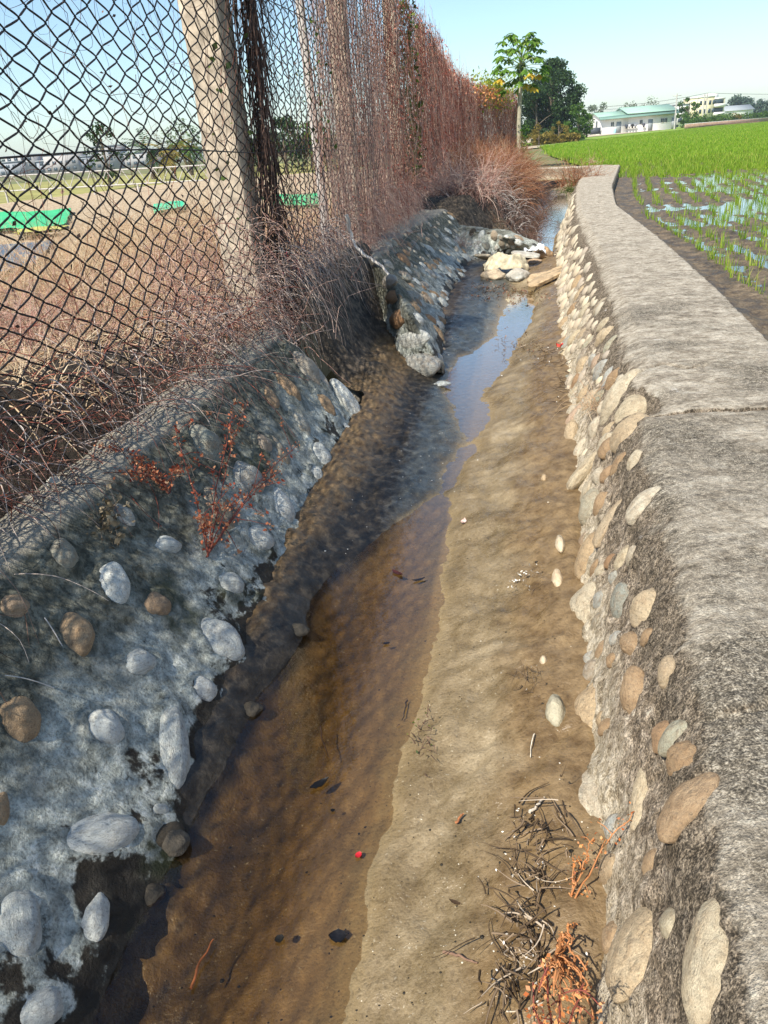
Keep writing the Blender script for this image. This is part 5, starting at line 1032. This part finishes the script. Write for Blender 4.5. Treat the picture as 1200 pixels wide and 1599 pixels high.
tk = empty('water_barrel', bld(fr, [(2.6, -1, 0)])[0]); tag(tk, 'pale blue water barrel in front of the shed beside the left door', 'barrel'); V, Fc = tube1([bld(fr, [(2.6, -1, z)])[0] for z in (0, .1, .5, .9, .95)], [.25, .28, .3, .28, .22], 14); obj('drum', V, Fc, flat_mat('blue_plastic', (.35, .6, .65)), tk, True)
dk = empty('dark_screen', bld(fr, [(-2.2, -.4, 0)])[0]); tag(dk, 'dark grey net screen beside the left gable of the shed', 'screen'); bobj('net', fr, box(-2.2, -.1, -.45, -.4, .15, 1.35), flat_mat('dark_net', (.06, .07, .08)), dk)
for x in (-2.2, -1.2, -.15): bobj('stake', fr, box(x, x + .07, -.4, -.34, 0, 1.5), grey, dk)
# apartment block
D = 250; fr = frame_at(1087, D, .15); cream = flat_mat('cream_plaster', (.74, .66, .42), .85, .08, .4); wht = flat_mat('white_plaster', (.76, .75, .70), .85, .08, .4)
ap = empty('apartment_block', fr[0]); tag(ap, 'small cream and white flat-roofed apartment block with balconies on the horizon', 'building')
bobj('wall', fr, merge([box(0, 5.2, 0, 8, 0, 7.2), box(5.2, 9.2, 1, 8, 0, 6.6)]), cream, ap); bobj('parapet', fr, merge([box(-.1, 5.3, -.1, 8.1, 7.2, 7.6), box(5.3, 9.3, .9, 8.1, 6.6, 6.9)]), wht, ap); bobj('roof_room', fr, box(5.4, 8.2, 3, 7, 6.9, 8.2), wht, ap)
for f_ in range(3):
    for k in range(4): w_ = bobj('window', fr, box(.6 + k * 1.2 + (.5 if k > 1 else 0), 1.4 + k * 1.2 + (.5 if k > 1 else 0), -.05, -.01, .9 + f_ * 2.2, 2.0 + f_ * 2.2), glass, ap)
    b_ = bobj('balcony', fr, box(5.4, 9.0, -.1, .95, .1 + f_ * 2.2, .95 + f_ * 2.2), wht, ap); bobj('opening', fr, box(5.6, 8.8, .93, .98, 1. + f_ * 2.2, 2.1 + f_ * 2.2), glass, ap)
D = 240; fr = frame_at(1052, D, .1); hb = empty('white_house', fr[0]); tag(hb, 'small white house glimpsed between the shed and the green tree', 'building'); bobj('wall', fr, box(0, 4.5, 0, 6, 0, 5.6), wht, hb); bobj('roof', fr, box(-.2, 4.7, -.2, 6.2, 5.6, 5.8), grey, hb)
for z in (1.2, 3.6): bobj('window', fr, box(1.2, 2.4, -.05, -.01, z, z + 1.2), glass, hb)
D = 290; fr = frame_at(1132, D, .1); hb = empty('white_house', fr[0]); tag(hb, 'low white gabled house in front of the dark trees right of the apartment block', 'building'); V, Fl = gable(0, 10, 0, 6, 0, 3.6, 5.0); obj('wall', bld(fr, V), Fl, wht, hb); bobj('roof', fr, roofm(0, 10, 0, 6, 3.6, 5.0), grey, hb)
# low brick wall and hedge
D = 150
for (u0, u1, D0, D1, z1, mt, nm, lb) in [(1072, 1215, 150, 190, .75, flat_mat('red_brick', (.36, .24, .17), .9, .4, 3), 'brick_wall', 'low reddish brick wall along the far side of the paddy')]:
    a, b = at(u0, D0, .25), at(u1, D1, .25); d_ = (b - a); L_ = np.linalg.norm(d_[:2]); fr = (a, d_[0] / L_, d_[1] / L_); r0 = empty(nm, a); tag(r0, lb, 'wall'); bobj('brickwork', fr, box(0, L_, 0, .25, 0, z1), mt, r0); bobj('coping', fr, box(-.05, L_ + .05, -.04, .29, z1, z1 + .08), wht, r0)
def hedge(u0, u1, D0, D1, H, n, mat, lb):
    a, b = at(u0, D0, .25), at(u1, D1, .25); t_ = rng.uniform(0, 1, n)[:, None]; pos = a + (b - a) * t_; h = H * (.8 + .5 * fbm(xyz(t_[:, 0] * 60, 0, 0), 1, 3, 141)); pos[:, 2] += rng.uniform(0, 1, n) ** .7 * h; pos[:, 1] += rng.uniform(-.6, .6, n); return tag(obj('hedge', *cards(pos, rng.uniform(.15, .45, n), .7), mat), lb, 'hedge', kind='stuff')
hedge(1070, 1230, 156, 200, 2.2, 5000, LM['mid'], 'ragged green hedge behind the low brick wall')
hedge(835, 905, 84, 86, 1.0, 1500, LM['gold'], 'low olive scrub under the biggest tree')
def woods(u0, u1, D, H, n, lb, mat):
    a, b = at(u0, D, .25), at(u1, D, .25); t_ = rng.uniform(0, 1, n); pos = a + (b - a) * t_[:, None]; h = H * (1 + .9 * fbm(xyz(t_ * abs(b[0] - a[0]) / H / 1.6, 0, 0), 1, 4, D)); pos[:, 2] += rng.uniform(0, 1, n) ** .6 * h; return tag(obj('distant_woods', *cards(pos, rng.uniform(.5, 1.4, n) * D / 330, .7), mat), lb, 'woods', kind='stuff')
woods(1100, 1450, 520, 9, 5000, 'far tree line closing the right horizon', LM['blue']); woods(-700, 700, 420, 6, 9000, 'far hazy tree line on the left horizon behind the fence', LM['blue'])
# poles and wires
POLE = flat_mat('pole_concrete', (.45, .43, .40), .8, .2, 2)
def upole(u, D, v, lb, lean=0., arms=1):
    b_ = at(u, D, .2); H = zat(u, v, D) - .2; r0 = empty('utility_pole', b_); tag(r0, lb, 'pole', 'utility poles across the paddy'); b_ = np.array(b_); obj('shaft', *tube1([b_, b_ + [lean, 0, H]], [.16, .11], 8), POLE, r0, True)
    for k in range(arms): 
        c = b_ + [lean, 0, H - .35 - .7 * k]; obj('crossarm', *merge([(box(-.8, .8, -.06, .06, -.06, .06)[0] + c, box(0, 1, 0, 1, 0, 1)[1])]), POLE, r0)
    return b_ + [lean, 0, H]
t1 = upole(1054, 160, 147, 'leaning utility pole at the right end of the shed', .0, 1); t2_ = upole(1101, 200, 146, 'utility pole with crossarms in front of the apartment block', 0, 2); t3_ = upole(1097, 200, 148, 'second pole of the pair in front of the apartment block', 0, 2); t4_ = upole(1087, 200, 155, 'shorter pole left of the apartment block pair', 0, 0)
def wire(a, b, sag, r, lb):
    k = np.linspace(0, 1, 30)[:, None]; p = np.array(a) + (np.array(b) - a) * k - np.array([0, 0, sag]) * (4 * k * (1 - k)); tag(obj('power_line', *tube1(p, r, 4), M['wire']), lb, 'wire')
wire(t2_, pat(860, 168, 210), 1.0, .035, 'power line sagging left from the pole pair above the shed roof'); wire(t2_, pat(1400, 138, 260), .8, .035, 'power line running right from the pole pair across the sky')
wire(t3_ - [0, 0, .7], pat(860, 171, 210), 1.0, .03, 'second power line just below the first, left of the pole pair')

# ------------------------------------------------------------------ left side seen through the mesh
def px_sheet(name, px, z, col, lab, cat, rough=.5, amp=.03, var=.2, thick=.03):
    q = np.array([P(u, v, z)[:2] for u, v in px]); n_ = 24; s_, t_ = np.meshgrid(np.linspace(0, 1, n_), np.linspace(0, 1, n_), indexing='ij'); s_, t_ = s_[..., None], t_[..., None]
    G = (q[0] * (1 - s_) + q[1] * s_) * (1 - t_) + (q[3] * (1 - s_) + q[2] * s_) * t_; Z = z + fbm(xyz(G[..., 0], G[..., 1]), 2.6, 4, z * 9 + len(name)) * amp
    G = np.concatenate([G, Z[..., None]], -1); f = gridfaces(n_, n_); V = np.concatenate([G.reshape(-1, 3), G.reshape(-1, 3) - [0, 0, thick]]); return tag(obj(name, V, np.concatenate([f, f[:, ::-1] + n_ * n_]), flat_mat(name, col, rough, var, 2), None, True), lab, cat)
px_sheet('green_tarp', [(-260, 372), (100, 352), (112, 326), (-200, 345)], .60, (.05, .46, .17), 'bright green tarpaulin on the ground at the far left behind the mesh', 'tarp', amp=.06)
px_sheet('green_tarp', [(428, 322), (500, 318), (500, 302), (425, 306)], .60, (.05, .46, .17), 'smaller bright green tarpaulin seen right of the first concrete post', 'tarp', amp=.05)
px_sheet('green_tarp', [(240, 330), (290, 325), (290, 314), (240, 318)], .60, (.05, .5, .25), 'green plastic scrap glimpsed between the dry grass tufts', 'tarp', amp=.05)
px_sheet('dark_plastic_sheet', [(-200, 470), (55, 412), (85, 375), (-200, 398)], .59, (.05, .07, .10), 'dark blue-grey plastic sheet lying below the green tarpaulin', 'plastic sheet', .3, .02)
px_sheet('yellow_sheet', [(20, 366), (80, 360), (110, 352), (30, 358)], .62, (.5, .46, .1), 'yellow strip of plastic along the lower edge of the green tarpaulin', 'plastic sheet', .5, .04)
sheet('grass_field', [(-60, 16), (-1.5, 16), (1.5, 20), (-2, 90), (-150, 90)], .66 - .36, flat_mat('yellow_grass', (.28, .26, .08), .95, .4, .8))
a, b = pat(-60, 303, 26), pat(352, 280, 26); H_ = .42; kk = 34; T = [tube1([a, b], .022, 6), tube1([a + [0, 0, H_], b + [0, 0, H_]], .022, 6)]
rail = empty('truss_rail', a); tag(rail, 'long white truss rail spanning the field behind the near mesh', 'truss'); obj('chords', *merge(T), M['post_white'], rail)
T = [tube1([a + (b - a) * (k / kk) + [0, 0, H_ * (k % 2)], a + (b - a) * ((k + 1) / kk) + [0, 0, H_ * ((k + 1) % 2)]], .014, 5) for k in range(kk)]; obj('lattice', *merge(T), M['post_white'], rail)
for k in range(7): p = a + (b - a) * (k / 6); obj('leg', *tube1([[p[0], p[1], .2], p], .03, 6), M['post_white'], rail)
for i, (u, w_, h_, c) in enumerate([(-20, 26, 5, (.35, .36, .38)), (14, 18, 7, (.4, .38, .36)), (40, 30, 4.5, (.3, .33, .36)), (72, 22, 6.5, (.42, .4, .38)), (104, 20, 5, (.33, .33, .36)), (128, 34, 4.2, (.4, .4, .42)), (150, 16, 8, (.35, .34, .33)), (196, 26, 5, (.38, .37, .36))]):
    D = 330; fr = frame_at(u, D, .1 * (i % 3 - 1)); hb = empty('distant_building', fr[0]); tag(hb, ['leftmost pale building of the distant town behind the mesh', 'tall narrow pale block near the left edge behind the mesh', 'long low grey building third from the left behind the mesh', 'pale block fourth from the left in the distant town', 'grey building fifth from the left in the distant town', 'long white building just left of the small dark tree', 'narrow tall block behind the small dark tree', 'wide pale building between the dark tree and the palms'][i], 'building', 'distant buildings on the left horizon')
    bobj('wall', fr, box(0, w_ * .6, 0, 10, 0, h_), flat_mat('far_plaster', c, .9, .05, .3), hb); bobj('roof', fr, box(-.3, w_ * .6 + .3, -.3, 10.3, h_, h_ + .4), grey, hb)
    for f_ in range(int(h_ // 2.2)):
        for k in range(int(w_ * .6 // 2.6)): bobj('window', fr, box(.8 + k * 2.6, 2.2 + k * 2.6, -.06, -.02, .9 + f_ * 2.2, 2. + f_ * 2.2), glass, hb)

# ------------------------------------------------------------------ haze
hz = NT('haze'); pv = hz.n('VolumePrincipled', i_Density=.0004, i_Anisotropy=.2); pv.inputs['Color'].default_value = (.80, .90, 1., 1); hz.t.links.new(pv.outputs[0], hz.out.inputs['Volume'])
V, Fc = box(-2900, 2900, -250, 1500, -1.2, 24); tag(obj('haze', V, Fc, hz.m), 'thin pale haze hanging over the distant fields', 'haze', kind='stuff')
